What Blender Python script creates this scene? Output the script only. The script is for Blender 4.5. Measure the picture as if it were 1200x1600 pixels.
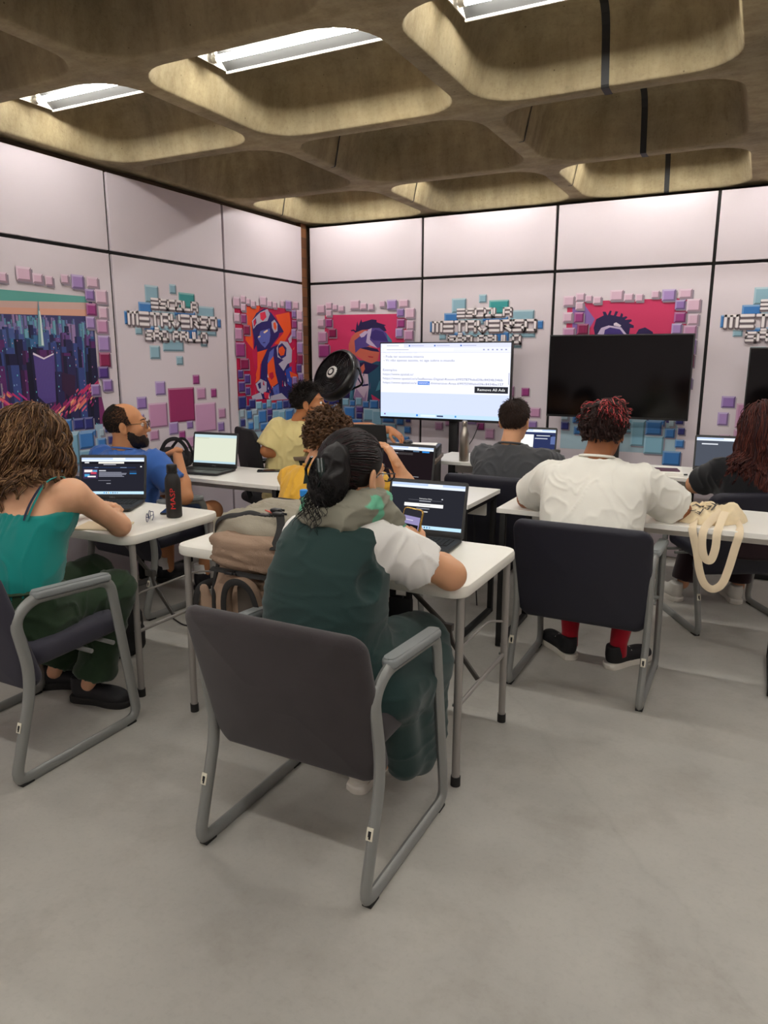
import bpy, bmesh, math, random
import numpy as np
from mathutils import Vector, Matrix, noise

# ------------------------------------------------------------------ camera, world, exposure
SC = bpy.context.scene
for o in list(bpy.data.objects): bpy.data.objects.remove(o)
COL = SC.collection
PITCH, YAW, ROLL = 0.2107, 0.4735, 0.0021
cam_d = bpy.data.cameras.new('camera'); cam = bpy.data.objects.new('camera', cam_d); COL.objects.link(cam)
cam_d.sensor_fit = 'VERTICAL'; cam_d.sensor_height = 36.0; cam_d.lens = 36.0*1129.24/1600.0
cam_d.clip_start = .05; cam_d.clip_end = 60
cam.location = (0, 0, 1.4754)
_F = Vector((-math.sin(YAW)*math.cos(PITCH), math.cos(YAW)*math.cos(PITCH), -math.sin(PITCH)))
_R = Vector((math.cos(YAW), math.sin(YAW), 0)); _U = _R.cross(_F)
_R2 = math.cos(ROLL)*_R+math.sin(ROLL)*_U; _U2 = -math.sin(ROLL)*_R+math.cos(ROLL)*_U
cam.matrix_world = Matrix(((_R2.x,_U2.x,-_F.x,0),(_R2.y,_U2.y,-_F.y,0),(_R2.z,_U2.z,-_F.z,1.4754),(0,0,0,1)))
SC.camera = cam
W = bpy.data.worlds.new('world'); SC.world = W; W.use_nodes = True
W.node_tree.nodes['Background'].inputs[0].default_value = (.97, .98, 1.0, 1)
W.node_tree.nodes['Background'].inputs[1].default_value = 0.35
SC.view_settings.view_transform = 'Standard'; SC.view_settings.look = 'None'
SC.view_settings.exposure = 0.27; SC.view_settings.gamma = 1.0; SC.view_settings.use_curve_mapping = False
TUBE_POWER = 92.0          # emission of the ceiling tubes

# ------------------------------------------------------------------ helpers
PI = math.pi
def lin(h):
    h = h.lstrip('#'); out = []
    for i in (0, 2, 4):
        c = int(h[i:i+2], 16)/255.0
        out.append(c/12.92 if c <= .04045 else ((c+.055)/1.055)**2.4)
    return tuple(out)
_M = {}
def mat(name, col, rough=.6, metal=0.0, nz=None, bump=None, spec=.5, sheen=0, coat=0, trans=0, ior=1.45, sss=0):
    """principled material; nz=(scale, amount[, stretch]) mottles the colour, bump=(scale, strength[, stretch])"""
    if name in _M: return _M[name]
    m = bpy.data.materials.new(name); m.use_nodes = True; nt = m.node_tree
    b = nt.nodes['Principled BSDF']; c = lin(col)
    b.inputs['Base Color'].default_value = (*c, 1); b.inputs['Roughness'].default_value = rough
    b.inputs['Metallic'].default_value = metal; b.inputs['Specular IOR Level'].default_value = spec
    if sheen: b.inputs['Sheen Weight'].default_value = sheen
    if coat: b.inputs['Coat Weight'].default_value = coat
    if trans: b.inputs['Transmission Weight'].default_value = trans; b.inputs['IOR'].default_value = ior
    if sss:
        b.inputs['Subsurface Weight'].default_value = sss; b.inputs['Subsurface Radius'].default_value = (.6, .25, .12)
        b.inputs['Subsurface Scale'].default_value = .02
    if nz or bump:
        tc = nt.nodes.new('ShaderNodeTexCoord')
        def nse(sc, st):
            mp = nt.nodes.new('ShaderNodeMapping'); nt.links.new(tc.outputs['Object'], mp.inputs[0])
            mp.inputs['Scale'].default_value = st
            n = nt.nodes.new('ShaderNodeTexNoise'); n.inputs['Scale'].default_value = sc; n.inputs['Detail'].default_value = 5
            nt.links.new(mp.outputs[0], n.inputs['Vector']); return n
        if nz:
            n = nse(nz[0], nz[2] if len(nz) > 2 else (1, 1, 1)); r = nt.nodes.new('ShaderNodeValToRGB')
            a = nz[1]; e = r.color_ramp.elements
            e[0].position = .3; e[1].position = .7
            e[0].color = (*[x*(1-a) for x in c], 1); e[1].color = (*[min(1, x*(1+a)) for x in c], 1)
            nt.links.new(n.outputs['Fac'], r.inputs[0]); nt.links.new(r.outputs[0], b.inputs['Base Color'])
        if bump:
            n = nse(bump[0], bump[2] if len(bump) > 2 else (1, 1, 1)); bp = nt.nodes.new('ShaderNodeBump')
            bp.inputs['Strength'].default_value = bump[1]; bp.inputs['Distance'].default_value = .01
            nt.links.new(n.outputs['Fac'], bp.inputs['Height']); nt.links.new(bp.outputs[0], b.inputs['Normal'])
    _M[name] = m; return m
def emis(name, col, s=1.0):
    if name in _M: return _M[name]
    m = bpy.data.materials.new(name); m.use_nodes = True; nt = m.node_tree; nt.nodes.clear()
    e = nt.nodes.new('ShaderNodeEmission'); o = nt.nodes.new('ShaderNodeOutputMaterial')
    e.inputs[0].default_value = (*lin(col), 1); e.inputs[1].default_value = s
    nt.links.new(e.outputs[0], o.inputs[0]); _M[name] = m; return m

def finish(me, name, mats, parent, smooth, ang=40):
    for m in mats: me.materials.append(m)
    if smooth:
        me.shade_smooth()
        if ang: me.set_sharp_from_angle(angle=math.radians(ang))
    o = bpy.data.objects.new(name, me); COL.objects.link(o)
    if parent is not None: o.parent = parent
    return o

class MB:
    """collects shapes into ONE mesh"""
    def __init__(s): s.v = []; s.f = []; s.m = []
    def add(s, vs, fs, m=0, M=None):
        n = len(s.v)
        if M is not None: vs = [tuple(M @ Vector(v)) for v in vs]
        s.v += [tuple(v) for v in vs]; s.f += [tuple(i+n for i in f) for f in fs]; s.m += [m]*len(fs); return s
    def bm(s, bm, m=0, M=None):
        bm.verts.index_update()
        s.add([v.co.copy() for v in bm.verts], [[v.index for v in f.verts] for f in bm.faces], m, M); bm.free(); return s
    def box(s, c, d, m=0, bev=0, seg=2, M=None):
        bm = bmesh.new(); bmesh.ops.create_cube(bm, size=1)
        for v in bm.verts: v.co = Vector((v.co.x*d[0]+c[0], v.co.y*d[1]+c[1], v.co.z*d[2]+c[2]))
        if bev: bmesh.ops.bevel(bm, geom=bm.edges[:], offset=bev, segments=seg, affect='EDGES', profile=.5)
        return s.bm(bm, m, M)
    def quad(s, a, b, c, d, m=0): return s.add([a, b, c, d], [(0, 1, 2, 3)], m)
    def poly(s, pts, m=0): return s.add(pts, [tuple(range(len(pts)))], m)
    def loft(s, rings, m=0, caps=(1, 1), closed=True, M=None):
        n = len(rings[0]); vs = [p for r in rings for p in r]; fs = []
        for i in range(len(rings)-1):
            for j in range(n if closed else n-1):
                k = (j+1) % n; fs.append((i*n+j, i*n+k, (i+1)*n+k, (i+1)*n+j))
        if caps[0]: fs.append(tuple(reversed(range(n))))
        if caps[1]: fs.append(tuple((len(rings)-1)*n+j for j in range(n)))
        return s.add(vs, fs, m, M)
    def tube(s, pts, r, n=8, m=0, caps=True, closed=False, up=(0, 0, 1), M=None):
        """sweep along pts; r = number, list, or (along side, along up) for an oval / flat strip"""
        P = [Vector(p) for p in pts]; rings = []; N = len(P)
        prev = None
        for i, p in enumerate(P):
            t = (P[(i+1) % N]-P[i-1]) if closed else (P[min(i+1, N-1)]-P[max(i-1, 0)])
            if t.length < 1e-9: t = Vector((0, 0, 1))
            t.normalize()
            u = Vector(up) if prev is None or isinstance(r, tuple) else prev
            sd = t.cross(u)
            if sd.length < 1e-4: sd = t.cross(Vector((1, 0, 0)) if abs(t.x) < .9 else Vector((0, 1, 0)))
            sd.normalize(); u = sd.cross(t); prev = u
            ra, rb = r if isinstance(r, tuple) else ((r[i], r[i]) if isinstance(r, list) else (r, r))
            rings.append([p+sd*(math.cos(2*PI*k/n)*ra)+u*(math.sin(2*PI*k/n)*rb) for k in range(n)])
        if closed: rings.append(rings[0]); caps = False
        return s.loft(rings, m, (caps, caps), True, M)
    def lathe(s, prof, n=20, m=0, c=(0, 0, 0), M=None, caps=(1, 1)):
        return s.loft([[(c[0]+r*math.cos(2*PI*k/n), c[1]+r*math.sin(2*PI*k/n), c[2]+z) for k in range(n)] for r, z in prof], m, caps, True, M)
    def prism(s, pts, z0, z1, m=0, M=None):
        return s.loft([[(x, y, z0) for x, y in pts], [(x, y, z1) for x, y in pts]], m, (1, 1), True, M)
    def build(s, name, mats, parent=None, smooth=True, ang=40):
        me = bpy.data.meshes.new(name); me.from_pydata([tuple(v) for v in s.v], [], s.f)
        if not isinstance(mats, (list, tuple)): mats = [mats]
        for i, k in enumerate(s.m):
            if k: me.polygons[i].material_index = k
        me.update(); return finish(me, name, mats, parent, smooth, ang)

def fillet(pts, r, seg=5, closed=False):
    P = [Vector(p) for p in pts]; n = len(P); out = []
    for i in range(n):
        if not closed and i in (0, n-1): out.append(P[i]); continue
        a, b, c = P[i-1], P[i], P[(i+1) % n]
        rr = r[i] if isinstance(r, (list, tuple)) else r
        d1 = (a-b).normalized(); d2 = (c-b).normalized()
        k = min(rr, (a-b).length*.48, (c-b).length*.48)
        p0 = b+d1*k; p2 = b+d2*k
        for j in range(seg+1):
            t = j/seg; out.append(p0*(1-t)**2+b*(2*t*(1-t))+p2*t*t)
    return out
def spline(pts, n=6):
    P = [Vector(p) for p in pts]; out = []
    for i in range(len(P)-1):
        a, b, c, d = P[max(i-1, 0)], P[i], P[i+1], P[min(i+2, len(P)-1)]
        for j in range(n):
            t = j/n
            out.append(.5*((2*b)+(c-a)*t+(2*a-5*b+4*c-d)*t*t+(3*b-a-3*c+d)*t**3))
    out.append(P[-1]); return out
def rrect(w, h, r, n=6):
    """rounded rectangle outline, w x h full size, counter-clockwise"""
    out = []
    for cx, cy, a0 in ((w/2-r, h/2-r, 0), (-w/2+r, h/2-r, 90), (-w/2+r, -h/2+r, 180), (w/2-r, -h/2+r, 270)):
        for k in range(n+1):
            a = math.radians(a0+90*k/n); out.append((cx+r*math.cos(a), cy+r*math.sin(a)))
    return out
def pad(w, h, t, r, e, fn=None, n=6):
    """cushion: rounded outline w x h in x,y; thickness t in z; edge roundness e; fn bends each point"""
    rings = []
    ins = [.42*min(w, h), .3*min(w, h), .2*min(w, h), .1*min(w, h), e*1.4]
    prof = [(i, -t/2) for i in ins]+[(e*(1-math.sin(a)), -t/2+e*(1-math.cos(a))) for a in (0, .4, .8, 1.2, PI/2)]
    prof = prof+[(i, -z) for i, z in reversed(prof)]
    for i, z in prof:
        q = rrect(w-2*i, h-2*i, max(r-i*.5, .004) if i < r else max(min(r*.5, (min(w, h)-2*i)*.45), .002), n)
        rings.append([(x, y, z) for x, y in q])
    if fn: rings = [[fn(*p) for p in rg] for rg in rings]
    return rings
def thing(name, label, cat, loc=(0, 0, 0), rz=0, group=None):
    o = bpy.data.objects.new(name, None); COL.objects.link(o); o.location = loc; o.rotation_euler = (0, 0, rz)
    o.empty_display_size = .05
    return tag(o, label, cat, group)
def tag(o, label, cat, group=None, kind=None):
    if label: o['label'] = label
    if cat: o['category'] = cat
    if group: o['group'] = group
    if kind: o['kind'] = kind
    return o
def struct(o): o['kind'] = 'structure'; return o
def copy_tree(o, parent=None):
    c = o.copy(); COL.objects.link(c)
    if parent is not None: c.parent = parent
    for ch in list(o.children): copy_tree(ch, c)
    return c
_TX = {}
def text_geo(s, size=1.0):
    if s in _TX: return _TX[s]
    cu = bpy.data.curves.new('txt', 'FONT'); cu.body = s; cu.size = 1; cu.resolution_u = 2
    ob = bpy.data.objects.new('txt', cu); COL.objects.link(ob); dg = bpy.context.evaluated_depsgraph_get()
    me = ob.evaluated_get(dg).to_mesh(); vs = [tuple(v.co[:2]) for v in me.vertices]; fs = [tuple(p.vertices) for p in me.polygons]
    ob.evaluated_get(dg).to_mesh_clear(); bpy.data.objects.remove(ob); bpy.data.curves.remove(cu)
    _TX[s] = (vs, fs); return _TX[s]
def put_text(mb, s, fn, x, y, h, m=0, width=None):
    """flat text: lower left (x, y), cap height about h, optional total width; fn(x, y) -> 3D point"""
    vs, fs = text_geo(s)
    if not vs: return
    x0 = min(v[0] for v in vs); x1 = max(v[0] for v in vs)
    sy = h/.7; sx = sy if not width else width/(x1-x0)
    mb.add([fn(x+(a-x0)*sx, y+b*sy) for a, b in vs], fs, m)

# ------------------------------------------------------------------ implicit surfaces for bodies and cloth
class Pr:
    def __init__(s, lo, hi, fn, k=None): s.lo = np.array(lo, float); s.hi = np.array(hi, float); s.fn = fn; s.k = k
def cone(a, b, ra, rb, flat=None, k=None, cut=0):
    a = np.array(a, float); b = np.array(b, float); ba = b-a; L2 = max(ba@ba, 1e-9); L = math.sqrt(L2); R = max(ra, rb)
    if flat: nv = np.array(flat[0], float); nv /= np.linalg.norm(nv); g = 1/flat[1]**2-1; sc = min(1, flat[1])
    def fn(X, Y, Z):
        px, py, pz = X-a[0], Y-a[1], Z-a[2]
        t0 = (px*ba[0]+py*ba[1]+pz*ba[2])/L2; t = np.clip(t0, 0, 1)
        qx, qy, qz = px-t*ba[0], py-t*ba[1], pz-t*ba[2]; q = qx*qx+qy*qy+qz*qz
        if flat: q = q+g*(qx*nv[0]+qy*nv[1]+qz*nv[2])**2
        d = np.sqrt(q)-(ra+(rb-ra)*t)
        if flat: d = d*sc
        if cut & 1: d = np.maximum(d, -t0*L)
        if cut & 2: d = np.maximum(d, (t0-1)*L)
        return d
    return Pr(np.minimum(a, b)-R, np.maximum(a, b)+R, fn, k)
def ell(c, r, R=None, k=None):
    c = np.array(c, float); r = np.array(r, float); Rm = np.array(R, float) if R is not None else np.eye(3)
    e = np.abs(Rm) @ r
    def fn(X, Y, Z):
        px, py, pz = X-c[0], Y-c[1], Z-c[2]
        l = [(px*Rm[0][i]+py*Rm[1][i]+pz*Rm[2][i])/r[i] for i in range(3)]
        k0 = np.sqrt(l[0]**2+l[1]**2+l[2]**2); k1 = np.sqrt((l[0]/r[0])**2+(l[1]/r[1])**2+(l[2]/r[2])**2)
        return k0*(k0-1)/np.maximum(k1, 1e-6)
    return Pr(c-e, c+e, fn, k)
def torso(st, yaw=0.0, p=2.5, k=None, e=.03):
    """stations (x, y, z, half width, half depth) from bottom to top"""
    st = np.array(st, float); zs = st[:, 2]; cy, sy = math.cos(yaw), math.sin(yaw)
    zz = np.linspace(zs[0], zs[-1], 40)
    cols = []
    for i in (0, 1, 3, 4):
        cols.append(np.convolve(np.pad(np.interp(zz, zs, st[:, i]), 2, mode='edge'), np.ones(5)/5, 'valid'))
    m = max(st[:, 3].max(), st[:, 4].max())
    def fn(X, Y, Z):
        z = np.clip(Z, zs[0], zs[-1]); cx, cyy, w, d = (np.interp(z, zz, c) for c in cols)
        px, py = X-cx, Y-cyy; u = np.abs(px*cy+py*sy)/w; v = np.abs(-px*sy+py*cy)/d
        dd = ((u**p+v**p)**(1/p)-1)*np.minimum(w, d)
        ez = np.maximum(Z-zs[-1], zs[0]-Z)+e
        return np.where(ez > 0, np.sqrt(np.maximum(dd+e, 0)**2+ez**2)-e, np.maximum(dd, ez-e))
    return Pr((st[:, 0].min()-m, st[:, 1].min()-m, zs[0]-e), (st[:, 0].max()+m, st[:, 1].max()+m, zs[-1]+e), fn, k)
def rbox(c, half, r=.01, R=None, k=None):
    c = np.array(c, float); h = np.array(half, float)-r; Rm = np.array(R, float) if R is not None else np.eye(3)
    e = np.abs(Rm) @ (h+r)
    def fn(X, Y, Z):
        px, py, pz = X-c[0], Y-c[1], Z-c[2]
        q = [np.abs(px*Rm[0][i]+py*Rm[1][i]+pz*Rm[2][i])-h[i] for i in range(3)]
        return np.sqrt(sum(np.maximum(t, 0)**2 for t in q))+np.minimum(np.maximum(np.maximum(q[0], q[1]), q[2]), 0)-r
    return Pr(c-e, c+e, fn, k)
_CORN = [(i, j, k) for i in (0, 1) for j in (0, 1) for k in (0, 1)]
_EDGE = [(a, b) for a in _CORN for b in _CORN if sum(b)-sum(a) == 1 and all(y >= x for x, y in zip(a, b))]
def implicit(prims, res, k=.03, sub=(), cutters=()):
    """smooth union of prims minus sub, clipped by planes (point, outward normal) -> vertices, quads"""
    lo = np.min([p.lo for p in prims], 0)-3*res-k*.3; hi = np.max([p.hi for p in prims], 0)+3*res+k*.3
    n = np.ceil((hi-lo)/res).astype(int)+1; F = np.full(n, .5, np.float32)
    ax = [lo[i]+res*np.arange(n[i]) for i in range(3)]
    def region(p, m):
        i0 = np.clip(np.floor((p.lo-m-lo)/res).astype(int), 0, n); i1 = np.clip(np.ceil((p.hi+m-lo)/res).astype(int)+1, 0, n)
        return tuple(slice(a, b) for a, b in zip(i0, i1))
    def crd(s): return ax[0][s[0]][:, None, None], ax[1][s[1]][None, :, None], ax[2][s[2]][None, None, :]
    for p in prims:
        kk = p.k if p.k is not None else k
        s = region(p, kk+2.5*res)
        if F[s].size == 0: continue
        d = p.fn(*crd(s)); a = F[s]; h = np.maximum(kk-np.abs(a-d), 0)/max(kk, 1e-6)
        F[s] = np.minimum(a, d)-h*h*kk*.25
    for p in sub:
        s = region(p, 3*res)
        if F[s].size: F[s] = np.maximum(F[s], -p.fn(*crd(s)))
    if cutters:
        X, Y, Z = crd((slice(None),)*3)
        for q, nv in cutters: F = np.maximum(F, ((X-q[0])*nv[0]+(Y-q[1])*nv[1]+(Z-q[2])*nv[2]).astype(np.float32))
    S = F < 0
    c8 = [S[i:n[0]-1+i, j:n[1]-1+j, l:n[2]-1+l] for i, j, l in _CORN]
    msk = np.logical_or.reduce(c8) & ~np.logical_and.reduce(c8)
    idx = np.argwhere(msk); acc = np.zeros((len(idx), 3)); cnt = np.zeros(len(idx))
    for a, b in _EDGE:
        fa = F[tuple((idx+a).T)]; fb = F[tuple((idx+b).T)]; cr = (fa < 0) != (fb < 0)
        t = np.where(cr, fa/np.where(cr, fa-fb, 1), 0)
        acc += np.where(cr[:, None], np.array(a)+t[:, None]*(np.array(b)-np.array(a)), 0); cnt += cr
    V = (idx+acc/np.maximum(cnt, 1)[:, None])*res+lo
    ids = np.full(msk.shape, -1, np.int64); ids[msk] = np.arange(len(idx)); Q = []
    for d in range(3):
        e1, e2 = (d+1) % 3, (d+2) % 3
        sl0 = [slice(1, n[i]-1) for i in range(3)]; sl0[d] = slice(0, n[d]-1); sl1 = list(sl0); sl1[d] = slice(1, n[d])
        A = S[tuple(sl0)]; B = S[tuple(sl1)]
        for fl in (0, 1):
            w = np.argwhere((A & ~B) if fl == 0 else (~A & B))
            if not len(w): continue
            off = np.array([1, 1, 1]); off[d] = 0; w = w+off
            def cell(o1, o2):
                q = w.copy(); q[:, e1] -= o1; q[:, e2] -= o2; return ids[tuple(q.T)]
            f = np.stack([cell(1, 1), cell(0, 1), cell(0, 0), cell(1, 0)], 1)
            Q.append(f if fl == 0 else f[:, ::-1])
    return V, np.concatenate(Q)
def soft(name, parts, mats, parent, org, ang=None, wr=None):
    """one mesh out of one or more implicit pieces [(V, Q[, material])]; wr=(amp, scale, stretch, seed) folds the surface"""
    vs = []; fs = []; mi = []; n = 0
    for pt in parts:
        V, Q = pt[0], pt[1]; vs.append(V); fs.append(Q+n); mi += [pt[2] if len(pt) > 2 else 0]*len(Q); n += len(V)
    V = np.concatenate(vs)-np.array(org); Q = np.concatenate(fs)
    me = bpy.data.meshes.new(name); me.from_pydata(V.tolist(), [], Q.tolist()); me.update()
    if any(mi): me.polygons.foreach_set('material_index', mi)
    if wr:
        nv = np.zeros(len(V)*3, np.float32); me.vertex_normals.foreach_get('vector', nv); nv = nv.reshape(-1, 3)
        amp, sc, st, sd = wr; d = np.zeros(len(V))
        for i, p in enumerate(V):
            q = Vector((p[0]*st[0], p[1]*st[1], p[2]*st[2]))*sc+Vector((sd, sd*.37, -sd))
            w = Vector((noise.noise(q*.5), noise.noise(q*.5+Vector((9, 0, 0))), noise.noise(q*.5+Vector((0, 7, 0)))))
            r = 1-2*abs(noise.noise(q+w*1.4)); d[i] = amp*(r*r*r*.9 if r > 0 else r*.25)+amp*.35*noise.noise(q*.45)
        V = V+nv*d[:, None]; me.vertices.foreach_set('co', V.astype(np.float32).ravel()); me.update()
    if not isinstance(mats, (list, tuple)): mats = [mats]
    return finish(me, name, mats, parent, True, ang)
def tubes(P, r0, r1):
    """P (N,K,3) strands -> three-sided tubes"""
    N, K, _ = P.shape
    T = np.gradient(P, axis=1); T /= np.linalg.norm(T, axis=2, keepdims=True)+1e-9
    ref = np.where(np.abs(T[..., 2:3]) < .9, np.array([0, 0, 1.]), np.array([1., 0, 0]))
    A = np.cross(T, ref); A /= np.linalg.norm(A, axis=2, keepdims=True)+1e-9; B = np.cross(T, A)
    t = np.linspace(0, 1, K); r = (r0+(r1-r0)*t**2)[None, :, None]
    ring = [P+r*(A*math.cos(a)+B*math.sin(a)) for a in (0, 2.094, 4.189)]
    V = np.stack(ring, 2).reshape(-1, 3)
    i = np.arange(N)[:, None, None]; k = np.arange(K-1)[None, :, None]; j = np.arange(3)[None, None, :]
    b = (i*K+k)*3; a0 = b+j; a1 = b+(j+1) % 3
    return V, np.stack([a0, a1, a1+3, a0+3], -1).reshape(-1, 4)

# ------------------------------------------------------------------ the room
LX, BY, ZS, ZT = -3.69, 5.686, 2.114, 2.583       # left wall, back wall, panel seam, panel top
PW = 1.1                                           # panel width
m_panel = mat('panel_white', '#dacfd5', .38, spec=.45, nz=(.7, .02))
m_black = mat('joint_black', '#141313', .6)
m_dark = mat('void_dark', '#2a2320', .9)

def concrete(name, ca, cb, streak, rough=.75):
    m = bpy.data.materials.new(name); m.use_nodes = True; nt = m.node_tree; b = nt.nodes['Principled BSDF']; L = nt.links
    tc = nt.nodes.new('ShaderNodeTexCoord')
    def noi(sc, st, det=6):
        mp = nt.nodes.new('ShaderNodeMapping'); mp.inputs['Scale'].default_value = st; L.new(tc.outputs['Object'], mp.inputs[0])
        n = nt.nodes.new('ShaderNodeTexNoise'); n.inputs['Scale'].default_value = sc; n.inputs['Detail'].default_value = det
        n.inputs['Roughness'].default_value = .62; L.new(mp.outputs[0], n.inputs['Vector']); return n
    def ramp(n, p0, c0, p1, c1):
        r = nt.nodes.new('ShaderNodeValToRGB'); e = r.color_ramp.elements
        e[0].position = p0; e[1].position = p1; e[0].color = (*c0, 1); e[1].color = (*c1, 1); L.new(n.outputs['Fac'], r.inputs[0]); return r
    def mul(a, bb, f):
        x = nt.nodes.new('ShaderNodeMix'); x.data_type = 'RGBA'; x.blend_type = 'MULTIPLY'; x.inputs['Factor'].default_value = f
        L.new(a, x.inputs['A']); L.new(bb, x.inputs['B']); return x.outputs['Result']
    o = ramp(noi(1.6, (1, 1, 1)), .32, lin(ca), .68, lin(cb)).outputs[0]
    if streak:
        o = mul(o, ramp(noi(9, (1, 1, .08)), .35, (.52, .47, .4), .6, (1, 1, 1)).outputs[0], streak)
        o = mul(o, ramp(noi(16, (.35, 1.5, 1)), .4, (.7, .66, .6), .58, (1, 1, 1)).outputs[0], streak*.6)
    o = mul(o, ramp(noi(60, (1, 1, 1)), .3, (.72, .7, .68), .5, (1, 1, 1)).outputs[0], .5 if streak else .2)
    v = nt.nodes.new('ShaderNodeTexVoronoi'); v.inputs['Scale'].default_value = 14; L.new(tc.outputs['Object'], v.inputs['Vector'])
    rr = nt.nodes.new('ShaderNodeValToRGB'); e = rr.color_ramp.elements; e[0].position = .025; e[1].position = .06
    e[0].color = (.25, .22, .2, 1); e[1].color = (1, 1, 1, 1); L.new(v.outputs['Distance'], rr.inputs[0])
    if streak: o = mul(o, rr.outputs[0], .8)
    else:
        ck = nt.nodes.new('ShaderNodeTexVoronoi'); ck.feature = 'DISTANCE_TO_EDGE'; ck.inputs['Scale'].default_value = .55
        n2 = noi(2.2, (1, 1, 1)); ad = nt.nodes.new('ShaderNodeMix'); ad.data_type = 'VECTOR'; ad.inputs['Factor'].default_value = .22
        L.new(tc.outputs['Object'], ad.inputs[4]); L.new(n2.outputs['Color'], ad.inputs[5]); L.new(ad.outputs[1], ck.inputs['Vector'])
        cr = nt.nodes.new('ShaderNodeValToRGB'); e = cr.color_ramp.elements; e[0].position = .0; e[1].position = .006
        e[0].color = (.6, .58, .55, 1); e[1].color = (1, 1, 1, 1); L.new(ck.outputs['Distance'], cr.inputs[0]); o = mul(o, cr.outputs[0], .14)
        o = mul(o, ramp(noi(3.4, (1, 1, 1), 8), .36, (.8, .78, .76), .5, (1, 1, 1)).outputs[0], .55)
    L.new(o, b.inputs['Base Color']); b.inputs['Roughness'].default_value = rough; b.inputs['Specular IOR Level'].default_value = .3
    bp = nt.nodes.new('ShaderNodeBump'); bp.inputs['Strength'].default_value = .25 if streak else .08; bp.inputs['Distance'].default_value = .01
    L.new(noi(40, (1, 1, 1)).outputs['Fac'], bp.inputs['Height']); L.new(bp.outputs[0], b.inputs['Normal'])
    return m
m_floor = concrete('floor_concrete', '#a5a29b', '#b5b1a9', 0, .5)
m_ceil = concrete('ceiling_concrete', '#8d8168', '#b9a984', .5, .85)

X1, Y0 = 3.9, -3.4
struct(MB().box(((LX+X1)/2-.1, (Y0+5.9)/2, -.05), (X1-LX+.4, 5.9-Y0+.4, .1)).build('floor', m_floor, smooth=False))

def brick_mat():
    m = bpy.data.materials.new('old_brick'); m.use_nodes = True; nt = m.node_tree; b = nt.nodes['Principled BSDF']
    tc = nt.nodes.new('ShaderNodeTexCoord'); mp = nt.nodes.new('ShaderNodeMapping'); nt.links.new(tc.outputs['Object'], mp.inputs[0])
    mp.inputs['Rotation'].default_value = (PI/2, 0, PI/2)
    t = nt.nodes.new('ShaderNodeTexBrick'); t.inputs['Scale'].default_value = 6
    t.inputs['Color1'].default_value = (*lin('#8a5a38'), 1); t.inputs['Color2'].default_value = (*lin('#6b4229'), 1)
    t.inputs['Mortar'].default_value = (*lin('#5b4a3a'), 1); nt.links.new(mp.outputs[0], t.inputs['Vector'])
    nt.links.new(t.outputs['Color'], b.inputs['Base Color']); b.inputs['Roughness'].default_value = .9; return m
m_brick = brick_mat()
# brick wall behind the left panels (shows above them and in the corner), dark wall behind the back panels
bk = MB().box((LX-.16, (Y0+5.9)/2, 1.5), (.2, 5.9-Y0, 3.0))
struct(bk.build('wall_left', m_brick, smooth=False))
struct(MB().box(((LX+X1)/2, 5.86, 1.5), (X1-LX+.4, .1, 3.0)).build('wall_back', m_dark, smooth=False))
struct(MB().box((X1+.06, (Y0+5.9)/2, 1.5), (.12, 5.9-Y0, 3.0)).build('wall_right_blocker', m_panel, smooth=False))  # unseen outer wall, added to block light from outside
struct(MB().box(((LX+X1)/2, Y0-.06, 1.5), (X1-LX+.4, .12, 3.0)).build('wall_front_blocker', m_panel, smooth=False))  # unseen wall behind the camera, added to block light and darken screen reflections
struct(MB().box((LX-.055, 5.66, 1.35), (.09, .085, 2.7)).build('wall_corner', m_brick, smooth=False))
G = .011
XB = [-3.666+PW*i for i in range(0, 7)]
def panels(name, n0, n1, fn, last=None):
    mb = MB()
    for i in range(n0, n1):
        for z0, z1 in ((0.004, ZS-G), (ZS+G, ZT)):
            a, b, c, d = fn(i)
            mb.box(((a+b)/2, (c+d)/2, (z0+z1)/2), (b-a, d-c, z1-z0), 0, .002, 1)
    o = mb.build(name, m_panel, smooth=False); o['kind'] = 'structure'; return o
panels('wall_back_panels', 0, 6, lambda i: (XB[i]+G, XB[i+1]-G, BY, BY+.02))
YL = [-1 for _ in range(9)]
YL = [5.6456-PW*i for i in range(0, 9)]            # joints of the left wall, from the corner
panels('wall_left_panels', 0, 8, lambda i: (LX-.02, LX, YL[i+1]+G, (YL[i]-G) if i else 5.605))
struct(MB().box((LX-.035, (YL[8]+5.60)/2, ZT/2), (.028, 5.60-YL[8], ZT-.01)).build('trim_1', m_black, smooth=False))
struct(MB().box(((XB[0]+XB[6])/2, BY+.036, ZT/2), (XB[6]-XB[0], .028, ZT-.01)).build('trim_2', m_black, smooth=False))

# ------------------------------------------------------------------ waffle ceiling
CZ, CH = 2.62, .33
PX, PY = 1.187, 1.14
CXS = [-3.095+PX*i for i in range(-1, 6)]; CYS = [2.97+PY*i for i in range(-5, 3)]
HX, HY = .548, .525
PROF = [(0, 0), (.004, .004), (.008, .012), (.018, .06), (.030, .12), (.043, .18), (.058, .225), (.082, .262), (.112, .284), (.15, .296), (.19, .301), (.26, .303)]
cm = MB()
for cx in CXS:
    for cy in CYS:
        rings = [[(cx+x, cy+y, CZ) for x, y in rrect(PX, PY, .002, 7)]]
        for i, z in PROF:
            rings.append([(cx+x, cy+y, CZ+z) for x, y in rrect(2*HX-2*i, 2*HY-2*i, max(.21-.35*i, .1), 7)])
        cm.loft([list(reversed(r)) for r in rings], 0, (0, 1))
ceiling = struct(cm.build('ceiling', m_ceil, ang=50))
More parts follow.
